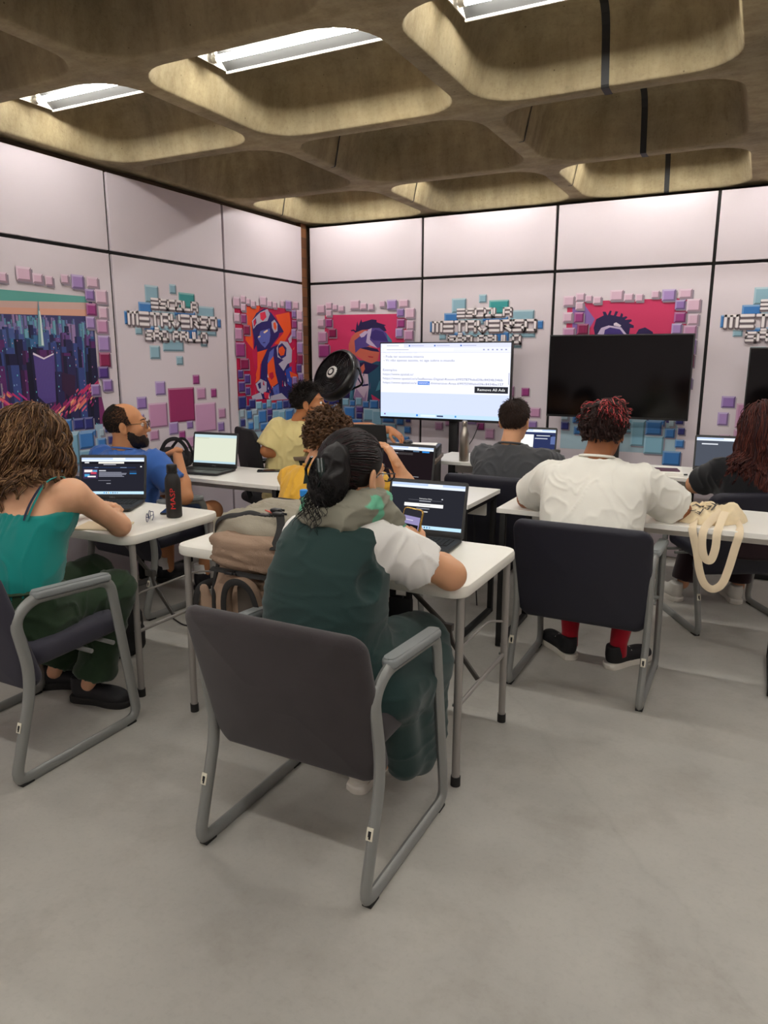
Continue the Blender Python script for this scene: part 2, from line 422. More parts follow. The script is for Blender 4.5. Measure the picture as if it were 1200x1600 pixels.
# open joints between the precast units
jm = MB()
for cy in CYS[5:]:
    pts = [(cy-HY+i, CZ+z-.004) for i, z in PROF]+[(cy+HY-i, CZ+z-.004) for i, z in reversed(PROF)]
    pts = [(cy-PY/2, CZ-.004)]+pts+[(cy+PY/2, CZ-.004)]
    for xx in (CXS[3],):
        for (a, za), (b, zb) in zip(pts, pts[1:]):
            jm.quad((xx-.017, a, za), (xx+.017, a, za), (xx+.017, b, zb), (xx-.017, b, zb))
for cx, yy in ((CXS[2], CYS[6]), (CXS[3], CYS[6]), (CXS[1], CYS[7]), (CXS[2], CYS[7]), (CXS[3], CYS[7])):
    pts = [(cx-HX-.02, CZ-.004)]+[(cx-HX+i+.003, CZ+z-.003) for i, z in PROF[:9]]
    for (a, za), (b, zb) in zip(pts, pts[1:]): jm.quad((a, yy-.006, za), (b, yy-.006, zb), (b, yy+.006, zb), (a, yy+.006, za))
struct(jm.build('trim_3', m_black, smooth=False))

# ------------------------------------------------------------------ lamps in every second row of coffers
m_tube = emis('tube_light', '#fcf9f3', TUBE_POWER)
m_refl = mat('lamp_reflector', '#3a3a39', .4)
m_tray = mat('lamp_tray', '#d8d2c4', .5)
def lamp_proto():
    t = thing('ceiling_light', '', 'light')
    bd = MB().box((0, 0, .055), (.87, .05, .035), 1, .004)
    for s in (-1, 1):
        bd.quad((-.43, s*.022, .05), (.43, s*.022, .05), (.43, s*.115, -.022), (-.43, s*.115, -.022), 1)
        bd.box((0, s*.118, -.022), (.87, .010, .016), 0, .002)
    for sx in (-1, 1):
        bd.loft([[(sx*.43, -.115, -.022), (sx*.43, -.02, .05), (sx*.43, .02, .05), (sx*.43, .115, -.022)], [(sx*.434, -.115, -.022), (sx*.434, -.02, .05), (sx*.434, .02, .05), (sx*.434, .115, -.022)]], 0)
        bd.tube([(sx*.3, 0, .06), (sx*.3, 0, .135)], .005, 6)
    bd.build('tray', [m_tray, m_refl], t, False)
    tb = MB().tube([(-.39, 0, -0.010), (.39, 0, -0.010)], .014, 10); tb.build('tube', m_tube, t)
    for sx in (-1, 1):
        cp = MB().tube([(sx*.39, 0, -.010), (sx*.415, 0, -.010)], .016, 10); cp.box((sx*.405, 0, .02), (.014, .02, .06), 0, .003)
        cp.build('lamp_holder', m_tray, t)
    return t
lp = lamp_proto(); first = True
for j, yr in enumerate((CYS[7], CYS[5], CYS[3], CYS[1])):
    for i, xc in enumerate(CXS[1:6]):
        o = lp if first else copy_tree(lp); first = False
        o.location = (xc-.02, yr-.10, 2.835 if j == 0 else 2.80); o['group'] = 'tube lamps recessed in the ceiling coffers'
        o['label'] = {(1, 0): 'tube lamp with grey reflector in the lit coffer above the left wall',
                      (1, 1): 'tube lamp with long grey reflector in the big lit coffer, second from the left wall',
                      (1, 2): 'tube lamp cut by the top edge, in the big coffer split by a dark joint'}.get((i*0+j, i),
                      'tube lamp hidden up inside its lit concrete coffer')

# ------------------------------------------------------------------ printed panels
BORDER="78 1856 164 1932 p;171 1891 238 1950 p;243 1884 293 1931 p;300 1866 362 1920 p;173 1828 234 1885 p;420 1884 515 1962 p;520 1879 587 1934 p;601 1874 655 1928 p;709 1894 764 1947 p;782 1872 873 1953 v;893 1886 982 1952 p;82 1740 156 1812 p;168 1736 238 1810 m;86 1607 179 1699 q;194 1648 278 1726 c;88 1476 206 1588 m;136 1378 249 1465 c;103 1309 169 1376 u;183 1267 257 1342 u;104 1203 186 1285 u;190 1176 251 1239 u;96 1068 194 1170 n;232 1064 316 1141 n;321 1050 403 1116 y;410 1050 466 1100 b;471 1058 533 1126 y;541 1037 605 1096 b;613 1032 698 1109 b;706 1039 790 1109 n;790 1035 859 1110 n;109 1000 166 1064 g;188 1055 247 1092 n;198 982 263 1050 b;265 1008 339 1058 g;287 884 357 1007 y;350 936 461 1043 b;473 994 548 1050 u;474 940 538 995 n;551 925 747 1032 y;111 928 171 988 n;212 894 282 956 b;373 872 535 936 b;756 983 872 1031 b;874 1812 943 1877 l;951 1796 1042 1882 p;874 1722 952 1794 m;966 1705 1038 1781 p;863 1642 933 1716 v;944 1617 1030 1702 q;943 1508 1035 1606 v;943 1412 1032 1502 c;928 1342 1008 1416 u;956 1262 1032 1336 l;861 1238 931 1308 l;637 829 736 1019 y;740 918 853 1022 b;900 983 936 1029 g;944 1004 997 1039 n;877 901 946 972 b;965 928 1012 978 n;952 834 1014 893 b;736 776 874 912 y;874 700 999 805 b"
LOGOSQ="270 1831 394 1944 a;501 1904 566 1968 a;588 1816 751 1920 t;205 1761 327 1831 b;78 1682 129 1766 b;762 1754 958 1839 a;328 1735 550 1789 a;529 1759 750 1792 b;972 1694 1031 1757 b;163 1620 225 1668 a;246 1644 395 1680 b;374 1636 606 1686 a;604 1596 762 1678 b;763 1630 973 1678 a;281 1462 376 1552 a;406 1514 611 1592 a;529 1420 598 1482 a;792 1551 864 1598 a"
PIXSQ="689 1280 759 1348 m;310 1217 407 1312 v;429 1016 694 1261 M;724 1168 822 1254 q;880 1176 945 1243 m;134 1132 223 1214 l;234 996 412 1166 q;693 924 928 1140 Q;956 1011 1041 1090 q;119 1007 189 1100 v;942 912 1019 984 l;418 934 512 1022 v;600 962 666 1018 l;514 890 580 954 m;232 911 317 984 q;139 873 212 942 q;588 820 668 907 Q"
GIRL=[ ("bg","142,1858 881,1927 923,1091 236,1110"),("o","243,1864 434,1883 390,1818 316,1690 320,1532 221,1609 251,1780"),("o","639,1823 847,1858 871,1708 745,1587 613,1585 749,1679"),("o","373,1517 525,1542 507,1469 408,1420 387,1291 305,1261 366,1388"),("d","232,1578 295,1548 347,1308 287,1181 233,1390"),("n","316,1690 314,1760 377,1825 487,1867 583,1836 693,1752 757,1688 690,1677 674,1644 614,1601 554,1551 373,1517 363,1572 327,1532 338,1612"),("f","379,1628 423,1693 549,1730 560,1657 542,1600 477,1550 424,1581"),("n","369,1684 523,1753 570,1714 423,1685 393,1629"),("w","461,1678 520,1700 526,1689 476,1667"),("w","387,1640 421,1649 420,1637 393,1629"),("n","445,1594 487,1599 483,1590 452,1588"),("h","314,1760 362,1793 431,1836 529,1865 561,1827 523,1769 440,1757 372,1731 330,1698"),("n","331,1761 368,1786 373,1747 338,1714"),("r","424,1828 493,1843 511,1800 461,1766 428,1781"),("r","334,1761 364,1778 359,1734 334,1722"),("h","579,1763 623,1785 664,1750 661,1693 617,1675 584,1715"),("o","604,1756 636,1766 652,1725 633,1696 608,1716"),("n","511,1542 685,1586 801,1503 853,1296 861,1112 351,1137 402,1307 423,1436"),("f","538,1518 604,1551 585,1452 545,1386 506,1436"),("o","505,1420 593,1485 615,1344 647,1259 551,1220 499,1304"),("d","529,1345 579,1353 592,1311 555,1286 527,1312"),("f","565,1219 654,1250 665,1164 591,1151"),("h","640,1552 701,1611 806,1605 872,1538 859,1434 797,1418 734,1359 663,1419 738,1452 651,1477"),("n","663,1569 723,1595 788,1554 777,1486 709,1460 659,1494"),("o","676,1552 729,1570 765,1537 748,1494 695,1486 668,1519"),("h","814,1630 870,1674 867,1606 835,1593"),("b","764,1367 858,1400 857,1209 789,1246"),("o","825,1357 949,1320 931,1277 838,1305"),("h","331,1260 401,1299 483,1272 479,1197 422,1175 355,1210"),("h","272,1165 395,1192 420,1134 284,1132"),("h","533,1153 695,1172 783,1116 531,1116"),("n","358,1259 400,1274 404,1225 376,1218"),("r","437,1191 520,1179 504,1130 448,1141") ]
VRBOY=[ ("k","156,1843 969,1836 972,1553 977,1052 142,1025"),("t","295,1030 246,1183 329,1388 428,1455 743,1440 782,1045"),("n","234,1028 195,1147 329,1438 477,1455 427,1338 434,1034"),("e","419,1505 350,1488 369,1438 467,1389 477,1455"),("s","400,1588 430,1654 498,1710 612,1708 630,1554 706,1521 687,1448 630,1423 554,1447 477,1489 399,1522"),("n","469,1686 479,1751 489,1783 498,1742 527,1799 536,1774 631,1796 678,1791 678,1771 770,1746 752,1738 775,1698 743,1694 687,1723 593,1713 536,1709"),("n","420,1707 450,1715 478,1698 469,1686 449,1702 430,1699"),("p","458,1620 536,1669 593,1709 631,1724 706,1723 771,1682 826,1601 687,1554 612,1579 554,1554 516,1554 467,1513"),("h","593,1709 631,1724 612,1627 687,1554 612,1579 574,1603"),("i","631,1692 668,1711 743,1690 789,1610 649,1619 612,1644"),("T","771,1682 826,1617 826,1601 789,1610"),("h","507,1669 564,1701 602,1696 555,1652 526,1644"),("n","516,1554 630,1530 706,1521 687,1546 593,1566"),("d","592,1489 649,1481 640,1472 602,1476"),("p","438,1447 467,1480 506,1456 515,1406 476,1364 437,1389"),("e","457,1439 477,1455 496,1422 476,1389 457,1406"),("n","496,1422 554,1439 706,1407 649,1366 592,1332 534,1340"),("s","515,1389 554,1423 563,1373 534,1331"),("W","486,1339 592,1332 601,1224 581,1073 533,1063 445,1120 465,1221"),("P","475,1205 552,1122 582,1190 572,1064 533,1063 445,1120"),("n","486,1322 534,1240 596,1249 596,1232 534,1223 476,1306"),("T","412,1338 437,1372 435,1102 405,1059"),("T","706,1276 734,1293 739,1210 668,1184"),("k","625,1158 744,1094 744,1044 649,1058"),("d","412,1254 431,1255 431,1221 411,1220") ]
DREADS=[ ("k","145,1890 936,1890 958,1632 159,1641"),("L","148,1853 240,1860 320,1758 262,1649 159,1651"),("n","328,1640 315,1694 330,1758 383,1784 372,1811 395,1810 410,1783 426,1818 439,1814 432,1787 455,1782 466,1813 485,1808 473,1777 500,1772 507,1799 521,1789 518,1767 544,1775 554,1766 537,1749 581,1752 587,1739 566,1726 602,1708 603,1690 577,1690 572,1637"),("p","346,1648 370,1694 424,1711 514,1696 563,1637"),("i","392,1639 398,1680 434,1697 506,1682 545,1637"),("h","459,1724 476,1732 514,1709 505,1699 460,1710"),("n","616,1636 639,1680 682,1693 736,1661 746,1635") ]
CITY=[ ("teal","-32,1828 905,1833 895,1737 -47,1713"),("sky1","-42,1755 902,1798 897,1750 -47,1713"),("sky2","-46,1724 897,1756 893,1711 -50,1687"),("mid","-50,1692 893,1718 918,1314 -94,1344"),("pink","-81,1450 459,1328 697,1205 912,1414 977,1040 -129,1076"),("dark","759,1202 902,1148 890,1033 727,1047") ]
CITY2=[ ("twr","478,1496 545,1460 618,1494 602,1217 531,1208 483,1254"),("twl","479,1499 546,1469 545,1460 477,1487"),("twl","546,1469 614,1496 614,1488 545,1460"),("spire","542,1783 546,1784 547,1730 552,1701 557,1533 517,1532 531,1688"),("spl","541,1730 548,1731 553,1695 554,1539 539,1539 544,1677"),("dk","658,1385 753,1364 741,1255 693,1244 651,1284") ]
PC = dict(p='#d9b6ca', q='#c48fb4', v='#a98bc4', l='#9474b4', m='#9c3f80', M='#9b2f63', c='#8a2150', u='#553a86', n='#2e3278', b='#3f7cc0',
          y='#86b6cc', g='#a7bcc8', a='#8fb4c4', t='#3c9a9a', Q='#cd9cc0')
_pm = {}
def ink(h, r=.45):
    k = 'print_'+h.strip('#')
    return mat(k, h, r, spec=.3)
class Pprint:
    """flat layered print on a wall panel; local (s, z) in millimetres"""
    def __init__(s, wall, off): s.mb = MB(); s.mats = []; s.wall = wall; s.off = off
    def P(s, a, z, d):
        d = .0008+d*.00012
        return (LX+d, s.off+a, z) if s.wall == 'L' else (s.off+a, BY-d, z)
    def mi(s, h):
        if h not in s.mats: s.mats.append(h)
        return s.mats.index(h)
    def poly(s, pts, h, d):
        s.mb.poly([s.P(a/1000, z/1000, d) for a, z in pts], s.mi(h))
    def rect(s, a0, z0, a1, z1, h, d): s.poly([(a0, z0), (a1, z0), (a1, z1), (a0, z1)], h, d)
    def out(s, name, parent):
        # face the room: panels of both walls are seen with s growing to the right
        o = s.mb.build(name, [ink(h) for h in s.mats], parent, False); return o
def shade(h, k):
    c = [int(h[i:i+2], 16) for i in (1, 3, 5)]
    c = [min(255, max(0, int(x*k if k < 1 else x+(255-x)*(k-1)))) for x in c]
    return '#%02x%02x%02x' % tuple(c)
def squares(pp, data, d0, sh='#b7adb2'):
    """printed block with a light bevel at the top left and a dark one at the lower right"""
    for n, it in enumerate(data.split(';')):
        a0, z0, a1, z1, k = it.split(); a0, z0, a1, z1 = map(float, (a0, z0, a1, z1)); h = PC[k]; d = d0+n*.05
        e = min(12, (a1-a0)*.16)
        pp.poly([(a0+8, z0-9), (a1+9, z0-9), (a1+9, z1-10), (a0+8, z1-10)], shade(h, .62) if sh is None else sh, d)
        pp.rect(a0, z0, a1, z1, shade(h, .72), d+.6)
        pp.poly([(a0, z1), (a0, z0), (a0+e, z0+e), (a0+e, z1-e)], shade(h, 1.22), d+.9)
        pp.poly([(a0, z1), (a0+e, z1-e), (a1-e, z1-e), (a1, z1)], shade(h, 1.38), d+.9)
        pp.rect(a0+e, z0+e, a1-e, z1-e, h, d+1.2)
def polys(pp, L, cols, d0):
    for n, (k, s) in enumerate(L):
        pp.poly([tuple(map(float, q.split(','))) for q in s.split()], cols[k], d0+n*.8)
rng = random.Random(4)
# the strokes of the printed logo, on a 0..1 grid per letter
GL = {'E': [[(0, 1), (1, 1)], [(0, .5), (1, .5)], [(0, 0), (1, 0)]], 'S': [[(1, 1), (0, 1), (0, .5), (1, .5), (1, 0), (0, 0)]],
      'C': [[(1, 1), (0, 1), (0, 0), (1, 0)]], 'O': [[(0, 0), (0, 1), (1, 1), (1, 0), (0, 0), (0, .2)]], 'L': [[(0, 1), (0, 0), (1, 0)]],
      'A': [[(0, 0), (0, 1), (1, 1), (1, 0)], [(.3, .42), (1, .42)]], 'M': [[(0, 0), (0, 1), (1, 1), (1, 0)], [(.5, 0), (.5, .95)]],
      'T': [[(0, 1), (1, 1)], [(.5, 1), (.5, 0)]], 'V': [[(0, 1), (0, .4), (.5, -.06), (1, .4), (1, 1)]],
      'R': [[(0, 0), (0, 1), (1, 1), (1, .45), (.35, .45), (1, 0)]], 'P': [[(0, 0), (0, 1), (1, 1), (1, .42), (.3, .42)]],
      'U': [[(0, 1), (0, 0), (1, 0), (1, 1)]], 'Ã': [[(0, 0), (0, 1), (1, 1), (1, 0)], [(.3, .42), (1, .42)], [(.3, 1.38), (.75, 1.38)]]}
def stroke(pp, pts, w, h, d, dx=0, dz=0):
    for (a, b), (c, e) in zip(pts, pts[1:]):
        L = math.hypot(c-a, e-b) or 1; ux, uz = (c-a)/L*w, (e-b)/L*w
        q = [(a-ux*.4-uz, b-uz*.4+ux), (a-ux*.85-uz*.5, b-uz*.85+ux*.5), (a-ux*.85+uz*.5, b-uz*.85-ux*.5), (a-ux*.4+uz, b-uz*.4-ux),
             (c+ux*.4+uz, e+uz*.4-ux), (c+ux*.85+uz*.5, e+uz*.85-ux*.5), (c+ux*.85-uz*.5, e+uz*.85+ux*.5), (c+ux*.4-uz, e+uz*.4+ux)]
        pp.poly([(x+dx, z+dz) for x, z in q], h, d)
def lettering(pp, text, s0, s1, z0, z1, w, d, sp=.34):
    n = sum(1 if c != ' ' else .55 for c in text); cw = (s1-s0)/(n+(n-1)*sp); x = s0
    for pas, (ww, col, dd, ox, oz) in enumerate(((w*1.5, '#8f8488', 0, 5, -9), (w*1.45, '#5b5056', 3, 2, -4), (w*1.1, '#a89ea2', 6, 0, 0), (w*.8, '#f1e9ea', 9, -1, 2))):
        x = s0
        for c in text:
            if c == ' ': x += cw*.55*(1+sp); continue
            for st in GL[c]: stroke(pp, [(x+a*cw, z0+b*(z1-z0)) for a, b in st], ww, col, d+dd, ox, oz)
            x += cw*(1+sp)
def mural(wall, off, label, pic):
    t = thing('wall_mural', label, 'mural', (0, 0, 0), 0, 'printed murals with pixel block borders')
    pp = Pprint(wall, off); pic(pp); pp.out('picture', t)
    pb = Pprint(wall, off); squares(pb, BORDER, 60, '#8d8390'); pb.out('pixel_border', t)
def logo(wall, off, label, l2):
    t = thing('wall_logo', label, 'logo', (0, 0, 0), 0, 'printed logos on the wall panels')
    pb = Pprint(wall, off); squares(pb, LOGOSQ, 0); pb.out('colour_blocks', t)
    pp = Pprint(wall, off)
    lettering(pp, 'ESCOLA', 322, 770, 1803, 1856, 8.5, 20); lettering(pp, 'METAVERSO', 110, 968, 1687, 1760, 10.5, 40); lettering(pp, 'SÃO PAULO', 250, 852, 1594, 1645, 9, 60)
    pp.out('lettering', t)
    t2 = thing('pixel_block_print', l2, 'mural', (0, 0, 0), 0, 'loose pixel blocks printed below the logos')
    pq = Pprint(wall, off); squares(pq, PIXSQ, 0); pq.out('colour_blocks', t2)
def pic_girl(pp):
    cols = dict(bg='#c4204f', o='#ef5a26', d='#c21d3f', n='#2b2768', f='#5c69b8', w='#f4d8b0', h='#b9b4c8', r='#e0304f', b='#2f4fb0')
    pp.rect(100, 1010, 960, 1885, '#c4204f', 0)
    r = random.Random(7)
    for n in range(70):
        a, z = r.uniform(130, 930), r.uniform(1060, 1860); s = r.uniform(15, 60); an = r.uniform(.6, 1.9)
        c, q = math.cos(an)*s, math.sin(an)*s
        pp.poly([(a, z), (a+q*.2, z-c*.2), (a+c, z+q), (a-q*.2, z+c*.2)], r.choice(['#ef5a26', '#d83a35', '#a81a58', '#f07a3a', '#c9285e']), 2+n*.1)
    pp.rect(100, 780, 960, 1060, '#b9d2de', 9.5)
    polys(pp, GIRL[1:], cols, 10)
    for n in range(26):
        a, z = r.uniform(420, 900), r.uniform(1120, 1330); s = r.uniform(8, 26)
        pp.poly([(a, z), (a+s, z-s*.4), (a+s*.4, z+s*1.6)], r.choice(['#2f4fb0', '#ef5a26', '#d8d4e0', '#c21d3f']), 50+n*.1)
def pic_boy(pp):
    cols = dict(k='#d13a68', t='#2a5670', n='#2c2350', e='#8a3a48', s='#cf6a58', p='#5c4a92', h='#c9b6d6', i='#43337a', T='#4f8aa0', d='#b83040', W='#cdb6c9', P='#a184ac')
    pp.rect(100, 780, 960, 1060, '#b9cbd6', 0)
    polys(pp, VRBOY, cols, 2)
    r = random.Random(3)
    for n in range(14):
        a, z = r.uniform(330, 640), r.uniform(1080, 1330)
        pp.poly([(a, z), (a+8, z+70), (a-6, z+10)], r.choice(['#3f2f6a', '#1f3f58', '#7a6296']), 40+n*.1)
def pic_kid(pp):
    cols = dict(k='#cf3a66', L='#8a6ab0', n='#2c2350', p='#c9b6d6', i='#43337a', h='#e3d3e3')
    pp.rect(110, 1010, 960, 1880, '#cf3a66', 0); pp.rect(110, 780, 960, 1060, '#a8c2cf', .5)
    polys(pp, DREADS, cols, 2)
    pp.poly([(340, 1590), (520, 1590), (560, 1480), (500, 1380), (380, 1380), (320, 1480)], '#8a4a48', 14)
    pp.poly([(220, 1010), (300, 1330), (430, 1380), (620, 1330), (720, 1010)], '#2a5670', 15)
    pp.poly([(650, 1620), (790, 1600), (800, 1420), (660, 1420)], '#7a3a48', 14); pp.poly([(600, 1010), (640, 1380), (820, 1380), (900, 1010)], '#43337a', 15.5)
def pic_city(pp):
    cols = dict(teal='#62a59c', sky1='#d0aca4', sky2='#dba48e', mid='#41406c', pink='#7a2f68', dark='#241f42', twr='#57468a', twl='#e8dcea', spire='#6f9aa8', spl='#d5e6e2', dk='#3a2140')
    r = random.Random(11)
    pp.rect(90, 1010, 930, 1822, '#3d3b68', 0)
    polys(pp, CITY, cols, 1)
    k = 0
    for row in range(15):                           # towers get bigger towards the lower edge
        f = row/14; zb = 1640-370*f
        for n in range(int(34-24*f)):
            a = r.uniform(90, 915); w = r.uniform(10, 20)+62*f*r.uniform(.5, 1.2); h = r.uniform(30, 90)*(1+1.9*f)
            a = max(90, min(a, 915-w)); lean = (a-500)*.0001*h
            c = r.choice([['#6a72a8', '#7d74a8', '#9a80ac', '#5f8fae', '#6fa6b8'], ['#343c74', '#4a5c94', '#3c6a98', '#6a4a88', '#28284f'], ['#1f1d3f', '#2d2a55', '#3a4a86', '#5a2a66']][min(2, int(f*3))])
            d = 5+row*1.6+r.random()
            z1 = min(zb+h, 1725-40*r.random()+(30 if r.random() < .06 else 0)); z0 = max(zb-70-240*f, 1030)
            pp.poly([(a-lean*.4, z0), (a+w-lean*.4, z0), (a+w+lean, z1), (a+lean, z1)], c, d)
            pp.poly([(a-lean*.4, z0), (a+w*.3-lean*.4, z0), (a+w*.3+lean, z1), (a+lean, z1)], shade(c, .7), d+.02)
            for q in range(int(3+5*f)):
                zz = r.uniform(z0, z1-6); aa = a+w*r.uniform(.3, .85)+lean*(zz-z0)/(z1-z0)-lean*.4*(z1-zz)/(z1-z0)
                pp.rect(aa, zz, aa+2+3*f, zz+3+6*f, r.choice(['#8fb8d8', '#7f9ad0', '#d08ab8', '#6ad0d0', '#e8b0a0']), d+.06)
    for n in range(150):                            # glowing streets at the foot
        t = r.random(); a = 100+800*t; z = 1120+abs(t-.56)*420*r.uniform(.5, 1.1)+r.uniform(-60, 40); s = r.uniform(14, 60)
        q = 1 if t > .56 else -1
        pp.poly([(a, z), (a+s*q, z+s*.8), (a+s*q, z+s*.8+13), (a, z+14)], r.choice(['#c8386e', '#e0607a', '#e88a6a', '#8c2a60', '#b83a86', '#f0b08a']), 32+n*.1)
    polys(pp, CITY2, cols, 42)
    for n in range(11):
        pp.rect(490+n*10.5, 1240, 491.5+n*10.5, 1455, '#6a5aa0', 44)
    pp.rect(90, 780, 930, 1060, '#9fb9cc', 52)
mural('L', YL[3], 'mural of a neon city with a spired tower, behind the woman in teal', pic_city)
logo('L', YL[2], 'grey block lettered logo on the left wall beside the city mural', 'pink and purple blocks printed under the logo on the left wall')
mural('L', YL[1], 'mural of a blue skinned girl with goggles on orange, at the room corner', pic_girl)
mural('B', XB[0], 'mural of a boy in a virtual reality headset, behind the black fan', pic_boy)
logo('B', XB[1], 'grey block lettered logo above the lit screen', 'pink and purple blocks printed behind the lit screen')
mural('B', XB[2], 'mural of a child with dark dreadlocks, mostly behind the blank black screen', pic_kid)
logo('B', XB[3], 'grey block lettered logo cut off by the right edge of the view', 'pink and purple blocks printed beside the woman with dark red hair')

# ------------------------------------------------------------------ materials of the furniture
m_frame = mat('chair_frame_grey', '#8f908d', .38, .25, bump=(180, .05))
m_arm = mat('armrest_grey', '#8a8e8e', .5, bump=(300, .08))
m_fab = mat('charcoal_fabric', '#352f31', .95, nz=(9, .12), bump=(500, .25), sheen=.15)
m_navy = mat('navy_vinyl', '#1b1a28', .55, bump=(300, .06))
m_slate = mat('slate_fabric', '#34323f', .8, bump=(400, .1), sheen=.1)
m_table = mat('table_white', '#efece2', .42, nz=(3, .03), bump=(220, .05))
m_lam = mat('laminate_white', '#f0ede6', .35, nz=(3, .03))
m_leg = mat('table_leg_grey', '#9a9590', .4, .2)
m_brace = mat('brace_grey', '#5f5b57', .45, .4)
m_cap = mat('rubber_black', '#1d1c1b', .7)
m_blk = mat('black_metal', '#171616', .5, .2)
m_pl = mat('black_plastic', '#161618', .4)
m_lap = mat('laptop_grey', '#2b2b2c', .5, .1)
m_key = mat('key_black', '#171718', .55)
m_keyt = mat('key_mark', '#8b8b8b', .6)

# ------------------------------------------------------------------ sled chairs
def make_chair(back, label, fine=True):
    t = thing('sled_chair', label, 'chair', group=None)
    sw = .575
    for sx in (-1, 1):
        x = sx*sw/2
        loop = fillet([(x, -.02, .016), (x, .085, .37), (x, .04, .60), (x*1.0, .115, .655), (x, .455, .632), (x, .545, .016)],
                      [.06, .10, .05, .05, .055, .06], 6, True)
        f = MB().tube(loop, (.022, .0155), 10, closed=True, up=(1, 0, 0)).build('side_frame', m_frame, t)
        for y in (.02, .50):
            MB().box((x, y, .005), (.03, .05, .010), 0, .003).build('floor_glide', m_cap, f)
        if fine:
            Ms = Matrix.Translation((x, .0155, .215)) @ Matrix.Rotation(-.288, 4, 'X')
            s1 = MB().box((0, 0, 0), (.020, .003, .036), 0, .001, M=Ms).build('asset_sticker', mat('sticker_white', '#d8d2c0', .5), f)
            s2 = MB().box((0, -.0012, 0), (.009, .002, .016), 0, .0005, M=Ms); s2.box((.001, -.0012, -.010), (.006, .002, .008), 0, .0005, M=Ms); s2.build('sticker_print', m_pl, f)
        MB().loft([[(p[0], p[1], p[2]) for p in r] for r in pad(.046, .34, .032, .02, .012, lambda a, b, c: (x+a, .285+b, .664+c-.066*b-.35*b*b))]).build('armrest', m_arm, t)
    MB().tube([(-sw/2, .345, .376), (sw/2, .345, .376)], .009, 8).build('cross_bar', m_frame, t)
    MB().tube([(-sw/2, .45, .372), (sw/2, .45, .372)], .009, 8).build('cross_bar', m_frame, t)
    MB().loft(pad(.51, .44, .085, .07, .035, lambda a, b, c: (a, .335+b, .425+c+.03*b-.06*max(0, b-.12)**1.0))).build('seat', back, t)
    def bend(a, b, c):                                   # a across, b up, c thickness
        zz = .56+b; return (a, (.030-.30*b)-c-.05*(1-(a/.285)**2)+.02, zz-.03*(1-(a/.285)**2)*(1 if b < -.15 else 0))
    MB().loft([list(reversed(r)) for r in pad(.585, .47, .058, .055, .026, bend)]).build('backrest', back, t)
    for sx in (-1, 1):
        MB().tube(fillet([(sx*.15, .16, .39), (sx*.15, .10, .40), (sx*.15, .055, .46), (sx*.15, .045, .6)], .05, 4), (.02, .004), 6, up=(1, 0, 0)).build('back_bracket', m_blk, t)
    return t
def put(o, x, y, rz=0): o.location = (x, y, 0); o.rotation_euler = (0, 0, rz); return o
def relabel(o, label): o['label'] = label; return o
GC = 'sled base conference chairs'
ch = put(make_chair(m_fab, 'charcoal sled chair nearest the camera, with the woman in the dark green dress'), -1.108, 1.505); ch['group'] = GC
c2 = put(relabel(copy_tree(ch), 'sled chair under the woman in the teal top, at the left edge'), -2.46, 1.45); c2['group'] = GC
nv = put(make_chair(m_navy, 'navy sled chair of the person with red tipped hair and white t-shirt'), -.613, 3.025); nv['group'] = GC
for o, x, y, rz, lb in (('n', .075, 4.21, .52, 'navy sled chair turned sideways under the woman with long dark red hair'),
                        ('n', -1.37, 4.06, 0, 'navy sled chair in front of the lit screen, with the man in grey t-shirt'),
                        ('n', -1.83, 2.93, 0, 'navy sled chair of the person in the yellow shirt with curly hair'),
                        ('n', -3.27, 2.90, -.1, 'navy sled chair of the bearded man in the blue t-shirt')):
    c = put(relabel(copy_tree(nv), lb), x, y, rz); c['group'] = GC
for k in list(ch.children):
    if k.name.startswith('cross_bar'): bpy.data.objects.remove(k)     # hidden in the skirt on this chair
for c in (c2,):
    for k in c.children:
        if k.name.startswith(('seat', 'backrest')):
            k.data = k.data.copy(); k.data.materials[0] = m_slate

# ------------------------------------------------------------------ white folding tables (first row)
def folding_table(label):
    t = thing('folding_table', label, 'table', group='white folding tables'); Lx, Ly = 1.25, .60
    rings = []
    for i, z in ((.10, -.004), (.05, -.004), (.012, 0), (.003, -.003), (0, -.012), (0, -.036), (.004, -.042), (.02, -.042), (.03, -.03), (.2, -.03)):
        rings.append([(x, y, .74+z+(0 if i else 0)) for x, y in rrect(Lx-2*i, Ly-2*i, max(.06-i*.4, .02), 6)])
    MB().loft([list(reversed(r)) for r in rings]).build('tabletop', m_table, t)
    for sx in (-1, 1):
        x = sx*(Lx/2-.03)
        for sy in (-1, 1):
            y = sy*.25
            lg = MB().tube([(x, y, .70), (x, y*1.03, .02)], .0145, 12); lg.tube([(x, y*1.01, .335), (x, y*1.01, .345)], .0155, 12)
            l = lg.build('leg', m_leg, t); MB().tube([(x, y*1.03, .035), (x, y*1.03, 0)], .0175, 12).build('foot_cap', m_cap, l)
            MB().tube([(x-sx*.014, y*1.01, .30), (x-sx*.019, y*1.01, .30)], .006, 8).build('rivet', m_frame, l)
        MB().tube(fillet([(x, -.25, .30), (x, .25, .30)], .02), .008, 8).build('cross_bar', m_leg, t)
        MB().tube(fillet([(x, -.25, .44), (x-sx*.05, -.20, .45), (x-sx*.05, .20, .45), (x, .25, .44)], .04), .005, 8).build('locking_bar', m_leg, t)
        MB().tube(fillet([(x-sx*.40, -.02, .70), (x-sx*.16, -.02, .50), (x-sx*.13, -.02, .475), (x-sx*.12, -.02, .43), (x-sx*.012, -.02, .30)], .02), (.011, .007), 8, up=(0, 1, 0)).build('folding_brace', m_brace, t)
        b = MB().box((x-sx*.14, -.02, .485), (.05, .026, .03), 0, .004, M=None).build('brace_lock', m_brace, t)
    MB().box((0, -.2, .69), (.9, .03, .03), 0, .004).build('rail', m_brace, t); MB().box((0, .2, .69), (.9, .03, .03), 0, .004).build('rail', m_brace, t)
    return t
